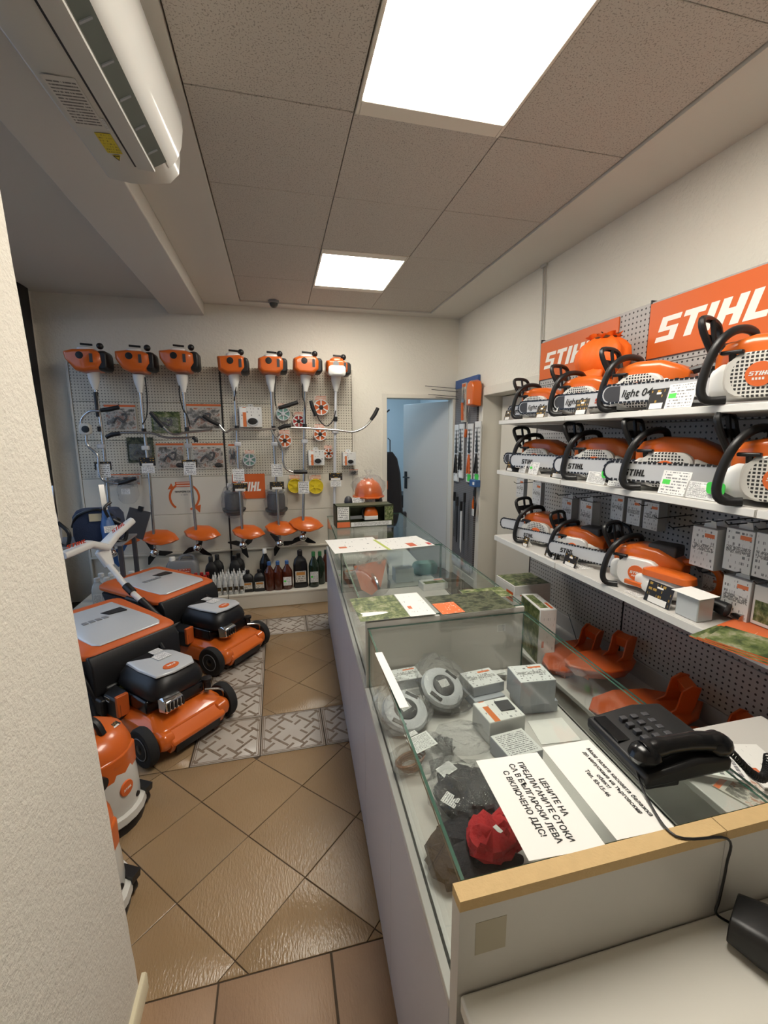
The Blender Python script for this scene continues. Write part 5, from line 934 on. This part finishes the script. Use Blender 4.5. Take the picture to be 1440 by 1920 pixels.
# ---------------------------------------------------------------- chainsaws: x forward along the bar, +y the starter side
def chainsaw(lb, y, z, x=1.50, rot=23, s=1.0, bar=.38, lg=True, sleeve=False, battery=False, dark=False, cover=ORANGE, grp='chainsaws on the right shelves'):
    t = thing('chainsaw', lb, 'chainsaw', (x, y, z), R(90+rot), grp); t.scale = (s, s, s)
    sec = lambda x0, w, h, zc, yc=0: [(x0, yy, zz) for yy, zz in rrect(w, h, min(w, h)*.28, 3, yc, zc)]
    obj('crankcase', MB().loft([sec(.035, .13, .08, .07), sec(.0, .16, .12, .075), sec(-.2, .17, .12, .075), sec(-.25, .12, .09, .075)]), WHITE if not dark else LGREY, t, bevel=.006)
    obj('engine_cover', MB().loft([sec(.03, .09, .05, .135), sec(.0, .135, .085, .15), sec(-.07, .145, .105, .158), sec(-.17, .15, .10, .155), sec(-.235, .13, .075, .14), sec(-.27, .09, .05, .125)]), cover, t, bevel=.005)
    obj('cover_ridge', MB().prism([(-.2, .19), (-.05, .205), (.01, .185), (-.02, .178), (-.2, .175)], -.05, .05, 'y'), BLACK if battery else cover, t, bevel=.008)
    sp = MB(); po = rrect(.185, .135, .05, 4, -.105, .085); sp.loft([[(x_, .07, z_) for x_, z_ in po], [(x_, .096, z_) for x_, z_ in po], [(-.105+(x_+.105)*.93, .102, .085+(z_-.085)*.92) for x_, z_ in po]]); obj('starter_cover', sp, GRILL if not battery else WHITE, t)
    bg = obj('badge', MB().lathe([(.001, .0), (.036, 0), (.036, .004), (.001, .005)], 20, (0, 0, 0), 'y'), LORANGE, t, (-.105, .1018, .085)); logo(bg, WHITE, (.027, .0056, -.004), (-1, 0, 0), YU, .012, .056); b = MB()
    for k in range(4): b.box(-.012+k*.008, -.007+k*.008, .0046, .0054, -.017, -.010)
    obj('type_mark', b, WHITE, bg)['kind'] = 'stuff'
    obj('starter_grip', MB().box(-.06, .0, .09, .112, .15, .162), BLACK, t, bevel=.004); obj('starter_post', MB().tube([(-.03, .09, .13), (-.03, .1, .155)], .01, 8), BLACK, t)
    obj('front_handle', MB().tube([(-.03, .11, .014), (.015, .13, .015), (.032, .135, .05), (.02, .132, .13), (-.0, .118, .19), (-.02, .07, .226), (-.035, .0, .236), (-.04, -.06, .222), (-.03, -.095, .16), (-.02, -.095, .08)], .0135, 10, 4), BLACK, t)
    obj('hand_guard', MB().tube([(.035, .055, .16), (.06, .085, .235), (.068, .08, .275), (.07, .0, .285), (.068, -.06, .275), (.06, -.07, .235), (.035, -.05, .16)], .011, 8, 3), BLACK, t)
    obj('guard_web', MB().loft([[(.052, .07, .205), (.052, -.06, .205), (.057, -.06, .205), (.057, .07, .205)], [(.063, .08, .235), (.063, -.07, .235), (.069, -.07, .235), (.069, .08, .235)]]), BLACK, t)
    obj('guard_post', MB().tube([(.04, .01, .15), (.062, .01, .28)], .008, 6), BLACK, t)
    obj('rear_handle', MB().tube([(-.24, 0, .15), (-.32, 0, .165), (-.385, 0, .14), (-.40, 0, .08), (-.37, 0, .035), (-.28, 0, .03), (-.22, 0, .045)], .016, 8, 4), BLACK if not battery else cover, t)
    obj('trigger', MB().prism([(-.30, .15), (-.33, .148), (-.32, .125)], -.006, .006, 'y'), BLACK, t)
    n = 12; pb = [(.02, .035)]+[(bar-.03+.034*math.cos(a)*.9, .072+.037*math.sin(a)) for a in [R(-90+180*i/n) for i in range(n+1)]]+[(.02, .109)]
    bo = obj('guide_bar', MB().prism(pb, -.063, -.058, 'y'), LGREY, t)
    pc = [(x_, -.0605, z_) for x_, z_ in pb[1:-1]]; ch = MB()
    path = [(x_, z_) for x_, z_ in [(.03+(bar-.06)*i/24, .037) for i in range(25)]]+[(x_+.003, z_) for x_, z_ in pb[1:-1]]+[(bar-.03-(bar-.06)*i/24, .109) for i in range(25)]
    for i, (a, c) in enumerate(path):
        a2, c2 = path[min(i+1, len(path)-1)]; ang = math.atan2(c2-c, a2-a); ch.box(-.006, .006, -.004, .004, -.0045 if i % 2 else -.002, .0045, Matrix.Translation((a, -.0605, c)) @ Matrix.Rotation(-ang, 4, 'Y') @ Matrix.Rotation(0, 4, 'X'))
    obj('saw_chain', ch, DSTEEL, t)['kind'] = 'stuff'
    if sleeve:
        pk = [(x_, z_) for x_, z_ in pb if x_ > bar*.5]; x0 = bar*.84
        pk = [(x0, .042)]+[(bar-.035+.034*math.cos(a)*.85, .072+.030*math.sin(a)) for a in [R(-90+180*i/n) for i in range(n+1)]]+[(x0, .102)]; obj('dark_bar_tip', MB().prism(pk, -.0578, -.0568, 'y'), DGREY, bo); text(bo, 'light 04', .040, INK, (bar*.825, -.0562, .058), (-1, 0, 0), YU, shear=.3, bold=.0006, sx=.95)
    if lg: logo(bo, INKR if sleeve else INK, (bar*.42 if sleeve else bar*.84, -.0562, .056), (-1, 0, 0), YU, .026 if not sleeve else .022, .085)
    obj('spiked_bumper', MB().prism([(.03, .03), (.052, .045), (.04, .06), (.055, .075), (.04, .09), (.03, .11)], -.05, -.035, 'y'), DSTEEL, t)
    if battery: obj('battery_pack', MB().box(-.24, -.12, -.05, .05, .17, .225), DGREY, t, bevel=.01)
    return t
chainsaw('smallest chainsaw at the far left end of the top shelf', 2.52, S1, 1.54, sleeve=True, s=.88, bar=.22); chainsaw('second chainsaw from the left on the top shelf, under the orange cap', 2.11, S1, 1.53, sleeve=True, s=.95)
chainsaw('third chainsaw on the top shelf with clear script lettering beside it', 1.715, S1, 1.515, sleeve=True, bar=.38); chainsaw('big chainsaw at the right frame edge of the top shelf, white grill with orange disc', 1.225, S1, 1.50, sleeve=True, bar=.45, s=1.03)
chainsaw('chainsaw at the far left end of the middle shelf, scripted bar', 2.49, S2, 1.545, sleeve=True, s=.95, bar=.25); chainsaw('second chainsaw on the middle shelf, glossy orange cover', 1.96, S2, 1.53, bar=.50, s=1.0)
chainsaw('third chainsaw on the middle shelf with long plain bar before the second saw', 1.545, S2, 1.515, bar=.46, s=1.02); chainsaw('big chainsaw at the right frame edge of the middle shelf, long bar', 1.13, S2, 1.50, bar=.48, s=1.03)
chainsaw('orange chainsaw at the far left end of the bottom shelf, bare bar', 2.42, S3, 1.54, s=.93, bar=.30, lg=False); chainsaw('black and orange battery chainsaw in the middle of the bottom shelf', 2.06, S3, 1.53, 23, .84, bar=.44, battery=True)
chainsaw('white and orange battery chainsaw at the right of the bottom shelf', 1.62, S3, 1.515, 22, .92, bar=.46, battery=True)
t = thing('cordless_pruner', 'orange-topped white cordless pruning saw lying between the battery saw and the clear box', 'pruning saw', (1.50, 1.37, S3), R(100)); b = MB().loft([[(x_, y_, z_) for y_, z_ in rrect(.07*k, .08*k, .02, 3, 0, .055)] for x_, k in ((.13, .6), (.08, 1), (-.03, 1.05), (-.09, .7))]); obj('housing', b, WHITE, t, bevel=.005); obj('top_cover', MB().loft([[(x_*k, y_*k, z_) for x_, y_ in rrect(.2, .085, .03)] for z_, k in ((.09, 1), (.115, .96), (.125, .7))]), ORANGE, t, bevel=.004); obj('pruner_grip', MB().tube([(-.07, 0, .06), (-.15, 0, .05), (-.22, 0, .04)], [.024, .022, .026], 10, 3), BLACK, t); obj('oil_cap', MB().lathe([(.022, 0), (.022, .016), (.001, .018)], 8, (.05, .042, .05), 'y'), WHITE, t); obj('orange_stripe', MB().box(.03, .16, .03, .045, .03, .05), ORANGE, t, bevel=.004)
t = thing('battery_charger', 'black battery charger at the back of the bottom shelf, behind the battery saws', 'charger', (1.70, 1.86, S3), R(95)); obj('charger_body', MB().loft([[(x_*k, y_*k, z_) for x_, y_ in rrect(.2, .13, .03)] for z_, k in ((0, 1), (.06, .98), (.10, .8))]), BLACK, t, bevel=.006); obj('dock', MB().prism([(-.08, .09), (.08, .09), (.06, .15), (-.04, .16)], -.04, .04, 'y'), DGREY, t, bevel=.006); obj('carry_loop', MB().tube([(-.07, .0, .13), (-.05, 0, .2), (.05, 0, .2), (.07, 0, .13)], .009, 6, 3), BLACK, t)
# orange cap / pouch hanging from the top shelf signs
p = Vector((1.72, 2.115, 1.85)); t = thing('cap_bag', 'bright orange cap hanging as a gathered fabric bag in front of the left brand sign', 'cap', p); n = 44; b = MB(); rings = []; rr = random.Random(9); ph = [rr.uniform(-.6, .6) for _ in range(n)]
for z, r_, am in ((.03, .05, .02), (.05, .10, .02), (.09, .14, .03), (.14, .155, .05), (.19, .145, .08), (.225, .115, .10), (.245, .085, .13), (.252, .07, .14), (.262, .082, .16), (.27, .092, .18)): rings.append([(math.cos(2*math.pi*i/n)*r_*.75*(1+am*math.sin(i*math.pi*.41+ph[i]*.7)), math.sin(2*math.pi*i/n)*r_*1.05*(1+am*math.sin(i*math.pi*.41+ph[i]*.7)), z+rr.uniform(-.004, .004)+.012*math.sin(i*.9)*am*3) for i in range(n)])
obj('crown', b.loft(rings), CAPF, t, sharp=60); obj('drawstring', MB().tube([(math.cos(k*.5)*.056, math.sin(k*.5)*.078, .254) for k in range(13)], .005, 5, closed=True), mat('brown_cord', (90, 60, 40), .8), t)
b = MB().loft([[(-.055-.055*math.cos(u)-.02*k, (.095-.03*k*k)*math.sin(u)-.015*k, .085-.135*k+.03*(1-math.cos(u))) for u in [R(-80+160*i/12) for i in range(13)]] for k in (0, .3, .6, .85, 1)], closed=False, caps=False); o = obj('peak', b, CAPF, t); m = o.modifiers.new('t', 'SOLIDIFY'); m.thickness = .006
obj('peg_hook', MB().tube([(.10, 0, .29), (.0, 0, .275), (-.02, 0, .29)], .003, 5), DSTEEL, t)
# ---------------------------------------------------------------- price cards along the shelf fronts
def shelfcard(lb, u, v, z, m, w, h, kind='price_card', lean=.25, x=1.418):
    y = spot(u, v, X=x).y; t = thing(kind, lb, 'price card', (x, y, z), 0, 'price cards on the right shelves')
    card('card_face', w, h, m, (0, w/2, .0015), XR, (lean, 0, 1), t, .0012); obj('card_foot', MB().prism([(.002, .0), (.05, .0), (.05, .003), (h*lean*.9, h*.85), (h*lean*.9-.003, h*.8), (.006, .003)], -w*.12, w*.12, 'y'), PAPER, t)
GW = .085
for lb, u, v, m, w, h in (('black promo card at the very left end of the top shelf', 950, 778, P_GOLD, .07, .06), ('black promo card under the smallest chainsaw on the top shelf', 1012, 775, P_GOLD, .09, .065), ('white price card just left of the second top-shelf chainsaw handle', 1035, 772, P_TEXT, .07, .06), ('black promo card below the orange cap peak on the top shelf', 1087, 768, P_GOLD, .095, .075), ('black promo card under the clearest scripted bar on the top shelf', 1228, 757, P_GOLD, .085, .08), ('white price card with green price beside the black promo card, top shelf right', 1270, 752, P_GCARD, .115, .09)): shelfcard(lb, u, v, S1, m, w, h)
for lb, u, v, m, w, h in (('black promo card at the left end of the middle shelf', 955, 878, P_GOLD, .09, .06), ('white price card second from left on the middle shelf', 978, 880, P_TEXT, .07, .055), ('small green-priced card third from left on the middle shelf', 998, 884, P_GCARD, .09, .07), ('black promo card left of the second middle-shelf saw', 1044, 893, P_GOLD, .12, .075), ('pale printed card with green marker under the glossy orange saw', 1115, 906, P_FINE, .12, .055), ('white price card with green price under the long plain bar, left', 1156, 909, P_GCARD, .11, .085), ('white price card with green price under the third middle-shelf saw', 1258, 924, P_GCARD, .12, .09), ('long printed card left of the big middle-shelf saw', 1315, 932, P_FINE, .14, .06)): shelfcard(lb, u, v, S2, m, w, h)
o = tag(obj('price_sticker', MB().prism(rrect(.065, .04, .012, 3), 0, .0012, 'x'), GREEN, None, (1.413, spot(1338, 932, X=1.41).y, S2+.045)), 'bright green price marker on the long printed card', 'price sticker'); o = tag(obj('price_sticker', MB().prism(rrect(.04, .034, .01, 3), 0, .0012, 'x'), GREEN, None, (1.413, spot(1132, 900, X=1.41).y, S2+.05)), 'bright green price marker under the glossy orange saw', 'price sticker')
for lb, u, v, m, w, h in (('small dark promo card at the left end of the bottom shelf', 983, 1030, P_GOLD, .06, .06), ('black promo card leaning under the first bottom-shelf saw', 1030, 1052, P_GOLD, .10, .06), ('black promo card leaning under the battery saw bar', 1066, 1068, P_GOLD, .10, .06), ('large black promo card standing before the white pruning saw', 1228, 1142, P_GOLD, .12, .085)): shelfcard(lb, u, v, S3, m, w, h)
for lb, u0, y0, w, h in (('white price sheet lying flat on the bottom shelf edge', 1.415, 1.92, .11, .10), ('narrow white slip lying flat on the bottom shelf before the big promo card', 1.412, 1.50, .08, .05)): tag(card('price_sheet', w, h, P_TEXT, (u0, y0, S3+.0015), XR, (1, 0, 0)), lb, 'price sheet')
y = spot(1298, 1150, X=1.45).y; t = thing('clear_box', 'small clear box with a white paper on top, right of the big promo card', 'box', (1.455, y, S3)); obj('clear_body', MB().box(-.035, .035, -.045, .045, 0, .085), mat('cloudy_clear_plastic', (188, 192, 194), .2, coat=.4), t, bevel=.004); card('paper_lid', .115, .09, PAPER, (-.045, .06, .089), XR, (1, 0, .05), t)
t = thing('power_plug', 'orange and silver cable end lying right of the small clear box', 'plug', (1.56, y-.10, S3), R(70)); obj('silver_end', MB().tube([(0, 0, .02), (.05, 0, .02)], .018, 10), STEEL, t); obj('orange_ring', MB().tube([(.05, 0, .02), (.07, 0, .02)], .02, 10), ORANGE, t); obj('black_lead', MB().tube([(.07, 0, .02), (.14, .02, .02), (.18, .06, .012)], .014, 8, 3), BLACK, t)
y = spot(1400, 1190, Z=S3+.01).y; p = spot(1410, 1195, Z=S3+.01)
for k in range(3): tag(obj('catalogue', MB().box(-.11, .11, -.15, .15, 0, .004), [P_ORL], None, (p.x+.01*k, p.y-.012*k, S3+.0005+.0045*k), (0, 0, R(-76+3*k)), uv='xy'), ('bottom catalogue of the pile on the bottom shelf right end', 'middle catalogue of the pile on the bottom shelf right end', 'top orange and green catalogue of the pile on the bottom shelf')[k], 'catalogue', 'catalogues on the bottom shelf')
# ---------------------------------------------------------------- chain boxes on hooks below the middle shelf
def hang(lb, u, v, X, w, h, d, m=P_CHAIN, n=1, side=CARDG):
    """front box centred at photo (u, v) on the plane X; n boxes one behind the other on a hook"""
    c = spot(u, v, X=X)
    for k in range(n):
        t = thing('chain_box', lb if k == 0 else 'box hanging behind the '+lb, 'box', (X+k*(d+.002), c.y, c.z-h/2), 0, 'chain boxes on the right wall hooks')
        obj('carton', MB().box(0, d, -w/2, w/2, 0, h), side, t, bevel=.0015, seg=1); card('printed_face', w*.97, h*.97, m, (-.0008, w*.485, h*.015), XR, YU, t, .0006); obj('hang_tab', MB().prism([(-w*.25, h), (w*.25, h), (w*.2, h+.025), (-w*.2, h+.025)], d*.4, d*.4+.002, 'x'), CARD, t)
    h_ = tag(obj('peg_hook', MB().tube([(XP+.005, 0, .028), (X-.06, 0, .02), (X-.075, 0, .032)], .0025, 5), DSTEEL, None, (0, c.y, c.z+h/2)), 'steel hook carrying the '+lb, 'hook', 'steel hooks of the right wall unit')
for lb, u, v, X, w, h, d, n in (('left grey box pair near the shelf end', 975, 915, 1.72, .10, .14, .03, 1), ('grey box beside the pair near the shelf end', 1006, 925, 1.70, .10, .15, .03, 1), ('dim chain box behind the first bottom-shelf saw', 1062, 958, 1.64, .09, .15, .05, 1), ('brighter chain box above the battery saw', 1098, 966, 1.60, .095, .15, .05, 1),
    ('dim chain box, left of the row of three', 1157, 952, 1.68, .085, .13, .05, 1), ('dim chain box, middle of the row of three', 1188, 960, 1.68, .085, .13, .05, 1), ('dim chain box, right of the row of three', 1220, 968, 1.68, .085, .13, .05, 1),
    ('bright large chain box above the clear box', 1318, 1027, 1.55, .10, .155, .055, 2), ('large chain box second from the right edge, upper row', 1384, 1033, 1.57, .10, .155, .055, 2), ('large chain box at the right frame edge, upper row', 1440, 1045, 1.57, .09, .155, .055, 2), ('bright large chain box in the lower row behind the clear box', 1378, 1122, 1.56, .10, .15, .055, 2), ('chain box with orange stripe at the right frame edge, lower row', 1437, 1140, 1.57, .09, .14, .055, 1), ('small pale box behind the bright lower chain box', 1335, 1105, 1.68, .09, .11, .03, 1)): hang(lb, u, v, X, w, h, d, n=n, m=P_BOXW if 'orange stripe' in lb else P_CHAIN)
for lb, u, v in (('empty steel hook under the middle shelf centre', 1300, 968), ('second empty steel hook under the middle shelf, further right', 1330, 985), ('empty steel hook below the third middle-shelf saw', 1270, 945), ('empty steel hook at the left end under the middle shelf', 1015, 905)):
    c = spot(u, v, X=XP); tag(obj('peg_hook', MB().tube([(XP+.005, 0, .008), (XP-.2, 0, 0), (XP-.22, 0, .012)], .0025, 5), DSTEEL, None, (0, c.y, c.z)), lb, 'hook', 'steel hooks of the right wall unit')
# ---------------------------------------------------------------- goods on the base shelf
t = thing('product_box', 'white product box with tool photo standing on end left of the orange guards', 'box', (1.47, 2.19, S0), R(-8)); obj('carton', MB().box(-.05, .05, -.13, .13, 0, .33), CARD, t, bevel=.002, seg=1); card('photo_face', .255, .32, P_GARDEN, (-.0508, .128, .005), XR, YU, t); card('top_print', .25, .09, P_BOXW, (-.045, .125, .3308), XR, (1, 0, 0), t); card('side_print', .09, .32, P_LEAF, (-.045, -.1308, .005), XB, YU, t)
t = thing('product_box', 'larger white product box with orange label behind the standing one at the shelf end', 'box', (1.55, 2.50, S0), R(0)); obj('carton', MB().box(-.13, .13, -.12, .12, 0, .36), CARD, t, bevel=.002, seg=1); card('photo_face', .235, .34, P_BOXW, (-.1308, .118, .008), XR, YU, t); card('top_print', .23, .25, P_GARDEN, (-.125, .115, .3608), XR, (1, 0, 0), t); card('side_print', .25, .2, P_CHAINB, (-.125, -.1208, .1), XB, YU, t)
def guard2(lb, x, y, z, rz, tx=0, ty=0, s=1.0):
    t = thing('deflector_guard', lb, 'guard', (x, y, z), 0, 'orange deflector guards on the base shelf', (R(tx), R(ty), R(rz))); t.scale = (s, s, s); g = leaf(0, 0, .46, .30)
    obj('shell', MB().loft([[(a, b_, .065+.04*(a*2)**2) for a, b_ in g], [(a*1.02, b_*1.02, .058+.04*(a*2)**2) for a, b_ in g], [(a*.8, b_*.8, .012) for a, b_ in g], [(a*.4, b_*.4, .0) for a, b_ in g], [(a*.38, b_*.38, .006) for a, b_ in g], [(a*.78, b_*.78, .018) for a, b_ in g], [(a*.985, b_*.985, .066+.04*(a*2)**2) for a, b_ in g]], caps=True), GUARDM, t, bevel=.002)
    fin = [(-.12, .01), (.0, .015), (.07, .03), (.10, .10), (.12, .19), (.085, .20), (.05, .175), (.03, .09), (-.04, .05)]
    for q in (-.045, .045): obj('mounting_fin', MB().prism([(a+.06, c) for a, c in fin], q-.004, q+.004, 'y'), GUARDM, t, bevel=.003)
    obj('mounting_bridge', MB().prism([(.14, .12), (.17, .16), (.17, .19), (.13, .17)], -.045, .045, 'y'), GUARDM, t, bevel=.003)
    for k in range(3): obj('stiffening_rib', MB().box(-.16+k*.05, -.156+k*.05, -.08, .08, .012, .035), GUARDM, t)
    card('white_label', .05, .03, P_TEXT, (-.17, -.05, .045), (0, 1, 0), (-1, 0, .2), t); return t
guard2('farthest orange deflector guard on the base shelf, by the standing product box', 1.60, 2.02, S0, 15, 6, -4)
guard2('middle orange deflector guard on the base shelf with tall fins', 1.60, 1.80, S0+.075, 5, -4, 4, 1.0)
guard2('nearest orange deflector guard with a white label, in front of the phone', 1.60, 1.50, S0, -22, 4, -4, 1.1)
guard2('orange deflector guard half hidden behind the telephone', 1.62, 1.22, S0, -10, 0, 3, 1.05)
t = thing('bagged_guard', 'orange guard in clear bag behind the telephone on the base shelf', 'guard', (1.60, .96, S0)); obj('guard_plate', MB().prism(leaf(0, 0, .4, .28), .02, .05), GUARDM, t, bevel=.01); obj('plastic_bag', wrinkled(0, .22, .16, .10, 77), BAG, t); card('price_label', .06, .04, P_TEXT, (-.1, .0, .103), (1, 0, 0), (0, 1, 0), t)
t = thing('metal_rod', 'thin steel rod leaning on the perforated panel behind the product boxes', 'rod', (0, 0, 0)); obj('rod', MB().tube([spot(1088, 1222, X=1.68), spot(1066, 1152, X=1.835)], .003, 6), DSTEEL, t)
# ---------------------------------------------------------------- blue-topped tool board by the doorway
t = thing('tool_board', 'tall dark perforated board with blue top on the right wall beside the doorway', 'board', (XW, 4.40, 0)); obj('perforated_board', MB().box(-.03, -.005, -.27, .28, .23, 2.10), PEGD, t, bevel=.002); obj('blue_header', MB().box(-.034, -.004, -.272, .282, 2.1005, 2.19), BLUEB, t, bevel=.002); obj('bottom_rail', MB().box(-.034, -.004, -.272, .282, .16, .2295), LGREY, t, bevel=.003)
for k, (y, z, l) in enumerate(((4.66, 2.11, .36), (4.62, 2.07, .30), (4.64, 2.02, .33), (4.60, 1.99, .26))): obj('long_hook', MB().tube([(-.03, y-4.4, z), (-.03-l, y-4.4+.01, z+.02)], .003, 5), DSTEEL, t)
def bd(name, lb, cat, u, v, dx=.05): p = spot(u, v, X=XW-.034-dx); return thing(name, lb, cat, (XW-.034, p.y, p.z), 0, None), p
t, p = bd('saw_sheath', 'large orange cap-shaped sheath hanging at the top of the tool board', 'sheath', 888, 737); obj('sheath_shell', MB().loft([[(-.004-d*.09, y, z) for y, z in po] for d in (0, .5, 1) for po in [[(a*(1-.15*d), c*(1-.12*d)) for a, c in ((-.085, -.13), (.085, -.13), (.088, .06), (.06, .11), (0, .13), (-.06, .11), (-.088, .06))]]]), ORANGE, t, bevel=.008); card('white_label', .04, .04, PAPER, (-.096, .02, -.10), XR, YU, t)
t, p = bd('pruning_saw', 'pruning saw in orange and clear packing at the upper left of the tool board', 'saw', 864, 755); obj('packing', MB().box(-.02, -.003, -.05, .05, -.2, .2), [P_PHOTO], t, uv='yz'); obj('saw_grip', MB().tube([(-.03, 0, -.18), (-.03, .01, 0)], .014, 8), ORANGED, t); obj('saw_blade', MB().prism([(-.03, .0), (.02, 0), (.0, .2)], -.031, -.029, 'x'), STEEL, t)
t, p = bd('pole_saw', 'long thin orange-handled blade leaning between the sheath and the packed saw', 'saw', 873, 775); obj('thin_blade', MB().tube([(-.02, -.06, .2), (-.02, .05, -.2)], .009, 6), CHROME, t); obj('end_grip', MB().tube([(-.02, .04, -.16), (-.02, .06, -.24)], .016, 8), ORANGED, t)
for k, (u, v, hh) in enumerate(((850, 850, .62), (858, 846, .58), (874, 850, .60), (888, 848, .60))): t, p = bd('packed_shears', ('leftmost pack of shears on the tool board', 'second pack of shears from the left on the tool board', 'wide white shears pack in the middle of the tool board', 'right shears pack with a green sticker on the tool board')[k], 'shears', u, v); obj('card_back', MB().box(-.014, -.003, -.065, .065, -hh/2, hh/2), [P_FINE], t, uv='yz'); obj('shear_blade', MB().prism([(-.025, .0), (.025, 0), (.005, hh*.4)], -.022, -.018, 'x'), DSTEEL, t); obj('shear_grip', MB().tube([(-.024, -.03, -hh*.35), (-.026, -.01, -.02), (-.024, .03, -hh*.35)], .01, 8, 3), ORANGED if k == 2 else BLACK, t); obj('price_sticker', MB().box(-.017, -.0145, -.05, .03, -hh*.48, -hh*.36), GREEN if k >= 2 else PAPER, t)
for k, (u, v) in enumerate(((848, 965), (853, 975), (860, 985), (866, 970))): t, p = bd('hand_saw', ('leftmost hanging saw blade low on the tool board', 'second hanging saw blade low on the tool board', 'longest hanging white saw blade low on the tool board', 'right hanging saw blade low on the tool board')[k], 'saw', u, v, .04+.015*k); obj('saw_blade', MB().prism([(-.018, -.25-.05*(k == 2)), (.012, -.25), (.02, .16), (-.02, .16)], -.02-.014*k, -.016-.014*k, 'x'), [STEEL, DSTEEL, WHITE, BLACK][k], t); obj('saw_handle', MB().tube([(-.018-.014*k, 0, .16), (-.018-.014*k, .0, .26)], .015, 8), BLACK, t)
t, p = bd('secateurs', 'orange and black secateurs hanging at the lower right of the tool board', 'secateurs', 884, 945); obj('blade_head', MB().prism([(-.02, .06), (.02, .06), (.03, .13), (-.01, .15)], -.022, -.016, 'x'), DSTEEL, t); obj('handle', MB().tube([(-.02, .0, .07), (-.02, .03, 0), (-.02, .02, -.12)], .011, 8, 3), ORANGE, t); obj('handle', MB().tube([(-.02, 0, .07), (-.02, -.03, 0), (-.02, -.015, -.12)], .011, 8, 3), BLACK, t); card('label', .05, .07, P_FINE, (-.034, .02, -.12), XR, YU, t)
t, p = bd('blue_holder', 'blue holder tray under the shears packs on the tool board', 'holder', 887, 905); obj('tray', MB().box(-.06, -.003, -.07, .07, -.04, .03), BLUE, t, bevel=.004); card('price_label', .04, .03, PAPER, (-.0608, -.01, -.02), XR, YU, t)
